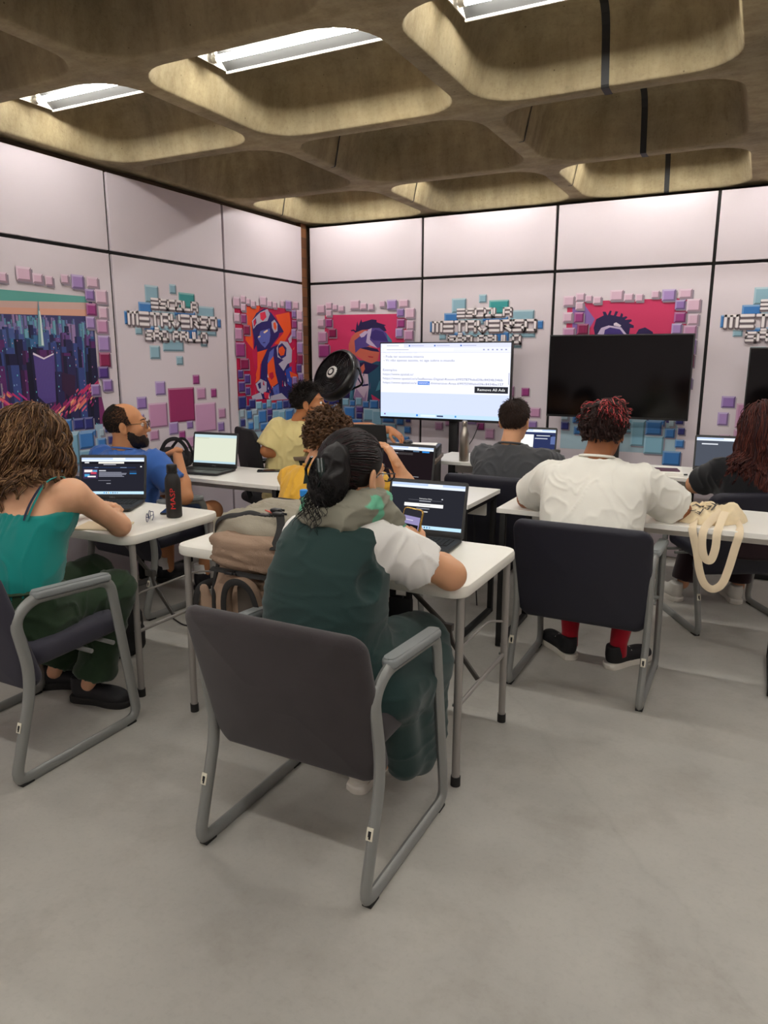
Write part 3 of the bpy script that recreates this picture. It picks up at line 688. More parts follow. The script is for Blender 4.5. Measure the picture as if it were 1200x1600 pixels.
ft = put(folding_table('white folding table in the middle, with the backpack and the woman in dark green'), -1.415, 2.415)
f2 = put(relabel(copy_tree(ft), 'white folding table on the left with the black bottle'), -2.91, 2.415)

# ------------------------------------------------------------------ office tables with black frames (second and third rows)
def office_table(label, w=1.18, d=.52):
    t = thing('office_table', label, 'table', group='white laminate tables with black frames')
    MB().box((0, 0, .7275), (w, d, .025), 0, .002, 1).build('tabletop', m_lam, t)
    for sx in (-1, 1):
        x = sx*(w/2-.03)
        for sy in (-1, 1): MB().box((x, sy*(d/2-.025), .36), (.03, .03, .71), 0, .003).build('leg', m_blk, t)
        MB().box((x, 0, .018), (.028, d-.08, .028), 0, .003).build('floor_bar', m_blk, t)
        MB().box((x, 0, .70), (.028, d-.08, .025), 0, .003).build('top_bar', m_blk, t)
    MB().box((0, d/2-.06, .65), (w-.12, .018, .12), 0, .002, 1).build('modesty_panel', m_lam, t)
    return t
ot = put(office_table('white laminate table shared by the person in yellow and the open laptop'), -1.855, 3.67)
o2 = put(relabel(copy_tree(ot), 'white laminate table at the left wall carrying the laptop with the pale screen'), -3.04, 3.67)
o3 = put(office_table('white laminate table with the canvas tote bag, by the person in white', 1.32), -.455, 3.67)
o4 = put(relabel(copy_tree(ot), 'white laminate table with the steel bottle, below the lit screen'), -1.55, 5.10)
o5 = put(relabel(copy_tree(ot), 'white laminate table by the woman with long dark red hair'), -.28, 5.10)

# ------------------------------------------------------------------ screens on stands
def big_screen(label, x0, x1, z0, z1, y, px):
    t = thing('tv_screen', label, 'tv', ((x0+x1)/2, y, 0), 0, 'large screens on black stands'); w = x1-x0; h = z1-z0; zc = (z0+z1)/2
    MB().box((0, .022, zc), (w, .04, h), 0, .004).build('housing', m_pl, t)
    p = px-(x0+x1)/2
    MB().box((p, .075, .62), (.075, .045, 1.2), 0, .004).build('stand_post', m_blk, t)
    MB().box((p, .052, zc), (.4, .02, .3), 0, .003).build('wall_plate', m_blk, t)
    ft_ = MB().box((p, .0, .02), (.75, .07, .035), 0, .004); ft_.box((p, -.04, .02), (.07, .3, .035), 0, .004); ft_.build('stand_foot', m_blk, t)
    return t, w, h, zc
m_off = mat('screen_off', '#030304', .12, spec=.4)
tv, tw, th, tz = big_screen('lit television showing a white browser page with links', -2.835, -1.70, .972, 1.597, 5.45, -2.19)
def flat(fn, items, name, parent, mats_):
    mb = MB(); ml = []
    def mi(h):
        if h not in ml: ml.append(h)
        return ml.index(h)
    for it in items:
        if it[0] == 'r':                                # rectangle: x, y from the top left as fractions, w, h, colour, layer
            _, x, y, w, h, c, l = it; mb.poly([fn(x, y+h, l), fn(x+w, y+h, l), fn(x+w, y, l), fn(x, y, l)], mi(c))
        else:                                           # text: string, x, baseline y, cap height, width, colour, layer
            _, s, x, y, h, w, c, l = it
            put_text(mb, s, lambda a, b: fn(a, y-(b-y), l), x, y, h, mi(c), w)
    return mb.build(name, [emis('screen_'+c.strip('#')+('_%g' % SCR if SCR != 1 else ''), c, SCR) for c in ml], parent, False)
SCR = 1.0
def tvfn(x, y, l): return (-tw/2+.010+x*(tw-.02), -.0005-l*.0006, tz+th/2-.010-y*(th-.03))
G1 = '#6d7084'
IT = [('r', 0, 0, 1, 1, '#eceeff', 0), ('r', 0, 0, 1, .055, '#d9dcf8', 1), ('r', .01, .008, .18, .047, '#eef0ff', 2), ('r', 0, .055, 1, .06, '#e6e8fd', 1), ('r', .03, .068, .55, .034, '#f4f5ff', 2),
      ('r', 0, .118, 1, .004, '#c6c9e4', 2), ('r', 0, .665, 1, .28, '#cdd7f7', 1), ('r', 0, .945, 1, .055, '#bcd8f8', 2), ('r', .745, .56, .245, .085, '#2a2a30', 3), ('r', .305, .505, .095, .047, '#1f6fd8', 3), ('r', .99, .38, .004, .15, '#85889c', 2),
      ('t', '- Pode ter economia interna', .025, .19, .030, .325, G1, 4), ('t', '- Vc não apenas assiste, vc age sobre o mundo', .025, .24, .030, .565, G1, 4), ('t', 'Exemplos', .02, .372, .030, .115, G1, 4),
      ('t', 'https://www.spatial.io/', .02, .43, .030, .25, G1, 4), ('t', 'https://www.spatial.io/s/leafbones-Digital-Room-69937879ebd2f6c8434b346b', .02, .487, .030, .93, G1, 4),
      ('t', 'https://www.spatial.io/s/', .02, .543, .030, .28, G1, 4), ('t', 'VANNYa', .309, .543, .030, .087, '#f2f6ff', 5), ('t', '-Immersive-Area-69975749ebd2f6c8434ba157', .405, .543, .030, .55, G1, 4),
      ('t', 'Remove All Ads', .768, .617, .034, .20, '#f4f4f4', 5), ('r', .295, .955, .014, .028, '#2a7fe0', 3), ('r', .33, .955, .12, .03, '#dceafc', 3), ('r', .46, .96, .05, .02, '#3a4260', 3), ('r', .60, .955, .012, .026, '#3b8fd0', 3), ('r', .03, .955, .012, .02, '#7a4a8a', 3)]
IT += [('r', .03+.2*i, .022, .012, .02, '#4a70b8', 3) for i in range(1, 4)]+[('r', .05+.2*i, .027, .1, .008, '#a6a9c6', 3) for i in range(0, 4)]
IT += [('r', .80+.032*i, .078, .012, .016, '#9498b4', 3) for i in range(0, 6)]+[('r', .05, .08, .18, .009, '#a6a9c6', 3), ('t', 'Mundo virtual 3D em tempo real', .025, .128, .014, .27, '#b9bccd', 3)]
flat(tvfn, IT, 'screen', tv, None)
tv2, w2, h2, z2 = big_screen('blank black television behind the person with red tipped hair', -1.418, -.425, 1.045, 1.640, 5.45, -.92)
MB().box((0, .001, z2+.004), (w2-.016, .003, h2-.026)).build('screen', m_off, tv2, False)
tv3, w3, h3, z3 = big_screen('blank black television at the right edge, above the red haired woman', -.083, .91, .95, 1.545, 5.40, .41)
MB().box((0, .001, z3+.004), (w3-.016, .003, h3-.026)).build('screen', m_off, tv3, False)

# ------------------------------------------------------------------ laptops
def laptop(label, x, y, z, rz, items, ang=105, w=.345, d=.235, glow=1.0, dell=True):
    """origin at the hinge centre, front edge towards local -y"""
    global SCR
    t = thing('laptop', label, 'laptop', (x, y, z), rz, 'open laptops on the tables')
    bs = MB().loft([[(a, -d/2+b, zz) for a, b in rrect(w-2*i, d-2*i, .012)] for i, zz in ((.004, 0.002), (0, .006), (0, .014), (.002, .0165), (.02, .0165))])
    b = bs.build('base', m_lap, t)
    kb = MB()
    for r in range(6):
        n = 15 if r else 16; kw = (w-.05)/n; yy = -.018-r*.0185
        for k in range(n):
            if r == 5 and 4 <= k <= 8:
                if k == 6: kb.box((-w/2+.025+kw*6.5, yy-.009, .0178), (kw*5-.003, .0155, .0026), 0, .0006, 1)
                continue
            kb.box((-w/2+.025+kw*(k+.5), yy-.009, .0178), (kw-.003, .0155 if r else .010, .0026), 0, .0006, 1)
    kb.build('keyboard', m_key, b)
    MB().box((-.01, -d+.048, .0168), (.105, .064, .0008), 0, .0002, 1).build('touchpad', mat('touchpad_grey', '#343435', .4), b)
    A = math.radians(ang-90); ca, sa = math.cos(A), math.sin(A); hh = d
    def lf(a, u, dz): return (a, .004+u*sa-dz*ca, .012+u*ca+dz*sa)     # u up the lid, dz towards the viewer
    ld = MB().loft([[lf(a, hh/2+b, zz) for a, b in rrect(w-2*i, hh-2*i, .012)] for i, zz in ((.02, -.007), (.003, -.007), (0, -.004), (0, .001), (.0015, .002), (.02, .002))])
    l = ld.build('lid', m_lap, t)
    MB().tube([(-w*.36, .004, .011), (w*.36, .004, .011)], .007, 8).build('hinge', m_pl, t)
    sw, sh, u0 = w-.022, hh-.046, .030
    SCR = glow
    flat(lambda a, q, lay: lf(-sw/2+a*sw, u0+sh*(1-q), .0026+lay*.00035), items, 'screen', l, None); SCR = 1.0
    if dell:
        mb = MB(); put_text(mb, 'DELL', lambda a, q: lf(a, q, .0027), -.015, .010, .008, 0, .03); mb.build('maker_mark', m_keyt, l, False)
    MB().tube([lf(0, hh-.008, .0022), lf(0, hh-.008, .0028)], .0025, 8).build('webcam', m_pl, l)
    return t
def bars(x, y, n, w, c, l, dy=.03, h=.010, sd=1):
    r = random.Random(sd); return [('r', x, y+i*dy, w*r.uniform(.75, 1), h, c, l) for i in range(n)]
TASK = [('r', 0, .925, 1, .075, '#b9dcf2', 3)]+[('r', .36+.035*i, .945, .016, .035, c, 4) for i, c in enumerate(['#2f86d8', '#5a6a8a', '#c8a24a', '#4aa0d8', '#3a4a6a', '#2f6fb0', '#7a8aa0'])]
TABS = [('r', 0, 0, 1, .05, '#b8cbe8', 2), ('r', .5, .006, .2, .044, '#e8eef8', 3), ('r', 0, .05, 1, .055, '#dfe8f6', 2)]
scr1 = [('r', 0, 0, 1, 1, '#23232c', 0)]+TABS+TASK+[('r', 0, .105, 1, .06, '#15151a', 1), ('r', .27, .115, .41, .045, '#e9e6dc', 2), ('r', .05, .117, .07, .036, '#cfcfcf', 2), ('r', .35, .18, .2, .018, '#b8b8c0', 2),
        ('r', .02, .255, .85, .03, '#232f4a', 1), ('r', .21, .264, .06, .012, '#8aa0c0', 2), ('r', .62, .264, .1, .012, '#8aa0c0', 2), ('r', .03, .31, .23, .26, '#3c2f4c', 1), ('r', .045, .33, .13, .07, '#e8e0e0', 2), ('r', .15, .38, .09, .07, '#b83a52', 2), ('r', .05, .45, .08, .07, '#4a9ac8', 2), ('r', .1, .5, .13, .035, '#efe8e8', 3), ('r', .18, .34, .07, .05, '#58a0c8', 3),
        ('r', .28, .345, .11, .022, '#d8d8e0', 2), ('r', .77, .415, .11, .035, '#2d6fa8', 2), ('r', .77, .36, .11, .03, '#263a58', 2), ('r', .94, .23, .025, .03, '#f0f0f0', 2), ('r', .4, .70, .07, .016, '#9a9aa6', 2), ('r', .27, .62, .2, .012, '#7a7a86', 2)]+bars(.28, .395, 5, .46, '#9496a6', 2, .028, .014)
scr2 = [('r', 0, 0, 1, 1, '#d7dcc8', 0), ('r', 0, 0, 1, .10, '#bcd6dc', 1), ('r', 0, .93, 1, .07, '#b4d0dc', 1), ('r', .05, .12, .3, .012, '#a8ac98', 1)]
scr3 = [('r', 0, 0, 1, 1, '#1c1518', 0)]+TABS+[('r', 0, .105, 1, .055, '#17171c', 1), ('r', .78, .115, .14, .045, '#2f86d8', 2), ('r', .6, .12, .12, .03, '#5a7a9a', 2), ('r', .18, .2, .42, .045, '#2a2629', 1), ('r', .18, .2, .42, .005, '#77706f', 2), ('r', .18, .24, .42, .005, '#77706f', 2), ('r', .2, .205, .1, .02, '#a09a9a', 2), ('r', .55, .9, .2, .02, '#8a8a90', 2)]+bars(.02, .125, 1, .5, '#8a8a94', 2)
scr4 = [('r', 0, 0, 1, 1, '#26272e', 0)]+TABS+TASK+[('t', 'Immersive Area', .40, .345, .026, .17, '#f2f2f4', 2), ('r', .25, .365, .46, .006, '#6a6c74', 1), ('r', .40, .378, .16, .018, '#9a9ca4', 2), ('r', .20, .44, .53, .075, '#f4f3f1', 1), ('r', .4, .47, .16, .014, '#a09c98', 2), ('r', .37, .545, .18, .016, '#8c8e96', 2), ('r', .38, .61, .15, .02, '#d8d8da', 2), ('r', .70, .31, .018, .024, '#c0c2ca', 2)]
scr5 = [('r', 0, 0, 1, 1, '#2b3358', 0)]+TABS+[('r', 0, .2, .52, .8, '#f0f4ee', 1), ('r', .55, .2, .38, .07, '#1c2030', 1), ('r', .58, .22, .3, .03, '#d0d4e0', 2), ('r', .55, .33, .28, .03, '#c8ccd8', 2), ('r', .9, .25, .1, .3, '#5a6a9a', 1)]
scr6 = [('r', 0, 0, 1, 1, '#4a4f5a', 0)]+TABS+[('r', .1, .2, .3, .04, '#d8dce4', 1)]
laptop('dark laptop with a black web page, in front of the woman in teal', -2.925, 2.625, .7385, .48, scr1, 104)
laptop('laptop with an empty pale screen beside the black bag', -3.19, 3.735, .7405, .12, scr2, 100, glow=.95)
laptop('laptop with a plain dark page, behind the woman in dark green', -1.785, 3.755, .7405, -.02, scr3, 100)
laptop('laptop with a dark page and white search field, before the woman in dark green', -1.185, 2.665, .737, .07, scr4, 106)
laptop('laptop with a split white and blue page, before the man in grey', -1.43, 5.13, .7405, .1, scr5, 103)
laptop('laptop half hidden by the woman with long dark red hair', -.17, 5.14, .7405, .1, scr6, 103)

# ------------------------------------------------------------------ things on and around the tables
m_steel = mat('brushed_steel', '#a9a298', .28, .9)
m_redp = mat('print_red', '#d8231f', .5)
m_gl = mat('clear_glass', '#f4f8fa', .03, trans=1.0, ior=1.3)
# black bottle with the red letters
t = thing('water_bottle', 'matte black bottle with red letters on the left folding table', 'bottle', (-2.40, 2.515, .737))
MB().lathe([(.030, 0), (.036, .004), (.0365, .01), (.0365, .165), (.034, .185), (.026, .203), (.0225, .21), (.0225, .218)], 28).build('body', mat('bottle_black', '#1b1817', .55), t)
cp_ = MB().lathe([(.0235, .216), (.0245, .219), (.0245, .243), (.022, .250)], 28); cp_.lathe([(.026, .212), (.026, .217)], 28)
cp_.build('cap', m_pl, t)
mb = MB(); A0 = math.atan2(-2.515, 2.40)
def bt(a, b):
    an = A0-.10+(-b)/.0367; return (.0382*math.cos(an), .0382*math.sin(an), .045+a)
put_text(mb, 'MASP', lambda a, b: bt(a, b-.011), 0, 0, .022, 0, .098)
mb.build('lettering', m_redp, t, False)
def phone(label, x, y, z, rz, scr='#22242a', glow=None, group='phones lying on the tables'):
    t = thing('phone', label, 'phone', (x, y, z), rz, group)
    MB().loft([[(a, b, zz) for a, b in rrect(.073-2*i, .15-2*i, .012)] for i, zz in ((.002, 0), (0, .002), (0, .007), (.002, .009))]).build('case', m_pl, t)
    MB().loft([[(a, b, zz) for a, b in rrect(.068, .145, .010)] for zz in (.0091, .0096)]).build('screen', mat('phone_glass', '#14161c', .08), t); return t
phone('dark phone lying behind the black bottle with red letters', -2.50, 2.60, .737, .5)
phone('dark phone lying on the far white table, before the man in the cream t-shirt', -2.82, 3.84, .7405, -1.0)
def glasses_mesh(mats, parent, M, name='eyeglasses', folded=False, w=.135, lens=None):
    g = MB()
    for s in (-1, 1):
        g.tube([(s*.034+.024*math.cos(a)*1.05, 0, .019*math.sin(a)) for a in np.linspace(0, 2*PI, 18, endpoint=False)], .0018, 6, closed=True, up=(0, 1, 0), M=M)
        if folded: g.tube([(s*.062, 0, .008), (s*.064, -.012, .008), (-s*.02, -.02-.006*s, 0), (-s*.06, -.02-.006*s, -.006)], .0018, 6, M=M)
        else: g.tube([(s*.060, 0, .008), (s*.071, -.01, .008), (s*.074, -.085, .006), (s*.073, -.105, -.012)], .0019, 6, M=M)
    g.tube([(-.011, 0, .006), (0, .003, .009), (.011, 0, .006)], .0016, 6, M=M)
    o = g.build(name, mats, parent)
    return o
go = glasses_mesh(mat('frame_blue', '#26305a', .35), None, Matrix.Translation((0, 0, .021)) @ Matrix.Rotation(.0, 4, 'X'), folded=True)
go.location = (-2.445, 2.395, .738); go.rotation_euler = (0, 0, 2.2); tag(go, 'folded dark blue eyeglasses lying between the laptop and the black bottle', 'glasses')
nb = thing('notebook', 'thin beige notebook under the forearm of the woman in teal', 'notebook', (-2.53, 2.215, .737), .42)
MB().box((0, 0, .003), (.21, .15, .006), 0, .001).build('pages', mat('paper_cream', '#ece0c6', .8), nb)
MB().box((0, 0, .0068), (.214, .152, .0012), 0, .0004, 1).build('cover', mat('cover_beige', '#e0cfae', .7), nb)
# black bag on the far left table
t = thing('shoulder_bag', 'soft black bag lying beside the laptop with the pale screen', 'bag', (-3.53, 3.74, .743), .2)
V = implicit([ell((0, 0, .055), (.13, .08, .055)), ell((-.06, .02, .075), (.07, .06, .05)), ell((.06, -.02, .05), (.07, .07, .045))], .009, .04)
m_bag = mat('bag_black', '#151416', .75, bump=(120, .2))
soft('body', [V], m_bag, t, (0, 0, 0), wr=(.010, 9, (1, 1, 1), 3))
MB().tube(spline([(-.09, -.03, .10), (-.03, -.05, .17), (.05, -.05, .19), (.11, -.04, .13), (.13, -.05, .03)], 6), (.014, .003), 8, up=(0, 1, 0)).build('handle', m_bag, t)
MB().tube(spline([(-.05, .03, .11), (.02, .03, .18), (.09, .01, .17), (.15, 0, .06)], 6), (.010, .003), 8, up=(0, 1, 0)).build('handle', m_bag, t)
# clear bottle with the blue cap
t = thing('water_bottle', 'clear plastic bottle with blue cap between the backpack and the dark green dress', 'bottle', (-1.60, 2.41, .737))
MB().lathe([(.030, 0), (.032, .01), (.031, .05), (.032, .10), (.031, .14), (.026, .165), (.014, .185), (.013, .195)], 22).build('body', mat('pet_plastic', '#dfe9f0', .08, trans=.85, ior=1.15), t)
MB().lathe([(.0155, .19), (.0160, .193), (.0160, .213), (.013, .216)], 18).build('cap', mat('cap_blue', '#1f87d8', .4), t)
MB().lathe([(.0325, .055), (.0328, .06), (.0328, .105), (.0325, .11)], 22, caps=(0, 0)).build('label_band', mat('label_bluewhite', '#b8d4ea', .5), t)
# steel bottle
t = thing('water_bottle', 'brushed steel bottle standing below the lit screen', 'bottle', (-1.862, 4.905, .740))
MB().lathe([(.032, 0), (.036, .004), (.036, .17), (.033, .20), (.022, .235), (.018, .245), (.018, .255)], 28).build('body', m_steel, t)
MB().lathe([(.019, .255), (.020, .258), (.020, .286), (.017, .292)], 24).build('cap', m_steel, t)
# glass mug
t = thing('glass_jar', 'small clear glass jar with dark drink, right of the man in grey', 'jar', (-1.20, 4.91, .740))
MB().lathe([(.030, 0), (.034, .004), (.034, .085), (.030, .10), (.030, .104), (.027, .104), (.027, .10), (.031, .084), (.031, .008), (.0, .007)], 20, caps=(1, 0)).build('glass', m_gl, t)
MB().lathe([(.030, .009), (.030, .05)], 20).build('drink', mat('drink_brown', '#3a2a20', .2), t)
MB().lathe([(.033, .104), (.033, .118), (.03, .12)], 20).build('lid', mat('lid_grey', '#3b3a38', .4), t)
# papers by the red haired woman
def sheet(name, label, cat, x, y, z, w, h, rz, m, th=.004, grp=None):
    o = MB().box((0, 0, th/2), (w, h, th), 0, min(th*.3, .001), 1).build(name, m, None, False); o.location = (x, y, z); o.rotation_euler = (0, 0, rz); return tag(o, label, cat, grp)
m_pap = mat('paper_white', '#f2efe8', .8)
sheet('paper_stack', 'white stack of papers near the left arm of the red haired woman', 'paper', -.50, 5.02, .7402, .21, .29, .15, m_pap, .02)
sheet('notebook', 'slim plum notebook lying on the white stack of papers', 'notebook', -.50, 4.99, .7604, .17, .12, .25, mat('cover_plum', '#5a3b4c', .5), .008)
pn = MB().tube([(-.07, 0, .005), (.07, 0, .005)], .0045, 8).build('pen', m_pl); pn.location = (-.42, 4.925, .7405); pn.rotation_euler = (0, 0, .5); tag(pn, 'black pen beside the white stack of papers', 'pen')
# canvas tote bag
m_can = mat('canvas_cream', '#ecd9b4', .9, nz=(30, .06), bump=(400, .2))
t = thing('tote_bag', 'crumpled cream canvas tote bag with dark letters, straps over the table edge', 'bag', (-.16, 3.62, .7405), -.12)
def crumple():
    NA, NR = 96, 30; vs = []; fs = []; rg = random.Random(2)
    ol = [.165, .185, .175, .20, .165, .19, .22, .20, .185, .175, .16, .145]
    for i in range(NR+1):
        for a in range(NA):
            th_ = 2*PI*a/NA; q = a/NA*12; k = int(q) % 12; f = q-int(q); f = f*f*(3-2*f); R = ol[k]*(1-f)+ol[(k+1) % 12]*f
            if i > NR-2: rho, base = (1.0, 1 if i == NR-1 else 0)
            else: rho, base = i/(NR-2)*.995, 1
            x, y = R*rho*math.cos(th_)*.98, R*rho*math.sin(th_)*.86
            v = Vector((x*7, y*7, .3)); w = Vector((noise.noise(v*1.3), noise.noise(v*1.3+Vector((5, 0, 0))), 0))*.9
            n1 = 1-2*abs(noise.noise(v+w)); n2 = 1-2*abs(noise.noise(v*2.6+w*2+Vector((3, 1, 0)))); n3 = 1-2*abs(noise.noise(v*5+w))
            h = .052*math.sqrt(max(0, 1-rho**2.4))*(.62+.42*n1)+(.020*n2+.007*n3)*min(1, (1-rho)*5)
            h += .028*math.exp(-((x-.11)**2+(y+.02)**2)/.0022)*(.6+.5*n2)
            vs.append((x, y, max(.0015, h)+.0005 if base else .0005))
    for i in range(NR):
        for a in range(NA): b = (a+1) % NA; fs.append((i*NA+a, (i+1)*NA+a, (i+1)*NA+b, i*NA+b))
    return MB().add(vs, fs)
bagb = crumple().build('body', m_can, t, ang=55)
def on_bag():
    me = bagb.data; pts = np.array([v.co[:] for v in me.vertices]); nr = np.array([v.normal[:] for v in me.vertices]); up = nr[:, 2] > .05
    P = pts[up]
    def f(a, b):                                     # height of the cloth at (a, b)
        d = (P[:, 0]-a)**2+(P[:, 1]-b)**2; k = np.argsort(d)[:14]; return (a, b, float(P[k, 2].max())+.004)
    return f
fb = on_bag(); mb = MB()
ca, sa = math.cos(PI-.25), math.sin(PI-.25)
for s, ox, oy, wd in (('JENY', .05, -.045, .13), ('FOR', .0, -.098, .09), ('OF', .085, .015, .06)):
    put_text(mb, s, lambda a, b, ox=ox, oy=oy: fb(ox+a*ca-b*sa, oy+a*sa+b*ca), 0, 0, .040, 0, wd*1.2)
mb.build('lettering', mat('ink_dark', '#4a4440', .8), t, False)
m_strap = mat('canvas_strap', '#ead6b6', .9, bump=(500, .2))
def world_strap(pts):
    M = (Matrix.Translation(t.location) @ Matrix.Rotation(-.12, 4, 'Z')).inverted()
    MB().tube([M @ Vector(p) for p in spline(pts, 8)], (.017, .0016), 8, up=(0, 1, 0)).build('strap', m_strap, t)
world_strap([(-.20, 3.52, .757), (-.205, 3.44, .752), (-.203, 3.398, .725), (-.180, 3.396, .64), (-.160, 3.396, .55), (-.135, 3.396, .492), (-.10, 3.398, .472), (-.065, 3.398, .50), (-.045, 3.398, .57), (-.028, 3.396, .67), (-.018, 3.398, .725), (-.020, 3.44, .752), (-.03, 3.52, .762)])
world_strap([(-.10, 3.53, .80), (-.145, 3.44, .758), (-.160, 3.398, .725), (-.158, 3.390, .66), (-.142, 3.388, .61), (-.118, 3.389, .606), (-.105, 3.390, .66), (-.104, 3.398, .725), (-.098, 3.44, .757), (-.085, 3.53, .80)])

# ------------------------------------------------------------------ backpack leaning on the table edge
m_tan = mat('backpack_tan', '#957c68', .9, nz=(6, .12), bump=(260, .25)); m_olive = mat('backpack_olive', '#989080', .9, nz=(6, .1), bump=(260, .25))
m_web = mat('webbing_black', '#1a1817', .75, bump=(400, .2)); m_redl = mat('patch_red', '#cf5f52', .7)
t = thing('backpack', 'big tan hiking backpack with black straps leaning on the table', 'backpack', (-1.505, 1.99, .086), 0)
B = implicit([rbox((0, .0, .52), (.155, .085, .13), .06), rbox((.0, .03, .62), (.168, .085, .16), .07), ell((0, -.02, .52), (.145, .11, .13)), rbox((0, .16, .70), (.15, .12, .058), .04)], .011, .06)
soft('main_body', [B], m_tan, t, (0, 0, 0), wr=(.012, 7, (1, 1, .8), 2))
B = implicit([rbox((.0, .12, .795), (.17, .16, .036), .034, R=[[1, 0, 0], [0, .998, -.06], [0, .06, .998]]), ell((-.01, .02, .800), (.172, .09, .040)), ell((0, .17, .80), (.14, .09, .04))], .010, .06)
lid = soft('top_lid', [B], m_olive, t, (0, 0, 0), wr=(.020, 11, (.6, 1.7, 1), 8))
B = implicit([ell((.0, -.05, .772), (.172, .082, .027)), ell((0.01, -.055, .735), (.168, .078, .028)), ell((0.0, -.06, .698), (.160, .068, .026))], .009, .03)
soft('lid_fold', [B], m_tan, t, (0, 0, 0), wr=(.010, 12, (.5, 1, 1.6), 4))
_lv = np.array([v.co[:] for v in lid.data.vertices])
def on_lid(x, y, up=.004):
    d = (_lv[:, 0]-x)**2+(_lv[:, 1]-y)**2; k = np.argsort(d)[:14]; return (x, y, float(_lv[k, 2].max())+up)
for pts, w in (([(-.178, -.03, .72), on_lid(-.15, -.055), on_lid(-.11, -.045), on_lid(-.07, -.03), on_lid(-.03, -.02), on_lid(.01, -.01)], .014), ([on_lid(.05, .02), on_lid(.075, .0), on_lid(.10, -.02), on_lid(.12, -.05), (.135, -.115, .77)], .014),
               ([(-.16, .05, .70), (-.20, .14, .646), (-.228, .14, .646), (-.240, .112, .638), (-.243, .108, .60), (-.240, .10, .57), (-.232, .07, .54)], .016), ([(-.13, -.115, .672), (-.05, -.128, .676), (.03, -.130, .674), (.12, -.115, .67)], .012)):
    MB().tube(spline(pts, 7), (w, .0025), 8, up=(0, -.5, 1) if w < .016 else (0, 1, .3)).build('strap', m_web, t)
for c in (on_lid(.025, -.008, .007), on_lid(.055, .02, .007), on_lid(.085, -.01, .009), (-.03, -.135, .676), (-.235, .06, .54)):
    bk_ = MB().box(c, (.035, .028, .012), 0, .004); bk_.box((c[0]+.02, c[1]-.008, c[2]), (.02, .004, .008), 0, .001); bk_.box((c[0]+.02, c[1]+.008, c[2]), (.02, .004, .008), 0, .001); bk_.build('buckle', m_pl, t)
pb_ = [on_lid(.0+.03*a, .03+.022*b, .005) for b in range(3) for a in range(2)]
MB().add(pb_+[(x, y, z-.004) for x, y, z in pb_], [(0, 1, 3, 2), (2, 3, 5, 4), (0, 6, 7, 1), (4, 5, 11, 10), (0, 2, 8, 6), (2, 4, 10, 8), (1, 7, 9, 3), (3, 9, 11, 5)]).build('label_patch', m_redl, t, False)
# shoulder strap arch at the back and hip belt wing
arch = spline([(-.03, -.12, .46), (-.04, -.145, .55), (-.018, -.155, .635), (.03, -.155, .662), (.078, -.15, .635), (.105, -.145, .55), (.10, -.12, .46)], 6)
MB().tube(arch, (.010, .022), 10, up=(0, 1, 0)).build('shoulder_strap', m_tan, t)
MB().tube(arch, (.012, .004), 8, up=(0, 1, 0), M=Matrix.Translation((0, -.021, 0))).build('strap_edge', m_web, t)
MB().box((.032, -.128, .54), (.075, .02, .19), 0, .008).build('back_pad', mat('mesh_grey', '#4a423a', .9), t)
MB().tube(spline([(-.16, .02, .40), (-.155, -.07, .45), (-.156, -.07, .60), (-.16, -.02, .70)], 6), .009, 8).build('edge_piping', m_web, t)
hb = implicit([cone((-.15, .03, .47), (-.25, .0, .45), .03, .035, ((0, 1, 0), .4)), cone((-.25, 0, .45), (-.25, -.02, .55), .035, .022, ((0, 1, 0), .4))], .007, .03)
soft('hip_belt', [hb], m_tan, t, (0, 0, 0)); MB().tube(spline([(-.235, .05, .57), (-.275, -.02, .55), (-.285, -.03, .46), (-.235, -.03, .415), (-.17, -.02, .415)], 6), (.014, .003), 8, up=(0, 1, 0)).build('strap', m_web, t)
MB().tube(spline([(-.225, .05, .53), (-.215, .03, .47), (-.195, .02, .51), (-.18, .01, .46), (-.175, .01, .43)], 6), .006, 7).build('cord', m_web, t)

# ------------------------------------------------------------------ fan, instructor's desk and chair
t = thing('standing_fan', 'round black fan tilted upwards on a pole in the corner', 'fan', (-3.0, 5.02, 0), 0)
AX = Vector((-.30, -.95, .55)).normalized(); RT = Vector((0, 0, 1)).rotation_difference(AX).to_matrix().to_4x4(); MF = Matrix.Translation((0, 0, 1.335)) @ RT
MB().lathe([(.10, -.075), (.185, -.065), (.208, -.045), (.215, -.02), (.215, .03), (.205, .045), (.19, .05), (.19, .04), (.20, .03), (.20, -.03), (.1, -.05)], 40, M=MF).build('drum', mat('fan_black', '#121112', .28), t)
cg = MB()
for r_ in np.linspace(.06, .198, 10): cg.tube([(r_*math.cos(a), r_*math.sin(a), .052-.03*(r_/.2)**2+.006) for a in np.linspace(0, 2*PI, 36, endpoint=False)], .0022, 5, closed=True, M=MF)
for k in range(16):
    a = k*PI/8; cg.tube([(.05*math.cos(a), .05*math.sin(a), .055), (.205*math.cos(a+.12), .205*math.sin(a+.12), .03)], .0022, 5, M=MF)
cg.build('grille', m_pl, t); bl = MB()
for k in range(3):
    a = k*2*PI/3; bl.loft([[(r_*math.cos(a+q), r_*math.sin(a+q), .0+z) for r_, q, z in ((.04, -.3, .012), (.18, -.25, .02), (.185, .45, -.02), (.04, .5, -.012))], [(r_*math.cos(a+q), r_*math.sin(a+q), .003+z) for r_, q, z in ((.04, -.3, .012), (.18, -.25, .02), (.185, .45, -.02), (.04, .5, -.012))]], M=MF)
bl.build('blades', m_pl, t)
hb = MB().lathe([(.052, .045), (.052, .058), (.046, .064)], 26, M=MF).build('hub', mat('hub_white', '#d9d6d2', .4), t)
MB().lathe([(.034, .064), (.034, .066)], 22, M=MF).build('hub_ring', m_pl, hb); MB().lathe([(.020, .066), (.020, .0685)], 18, M=MF).build('hub_center', mat('hub_white', '#d9d6d2', .4), hb)
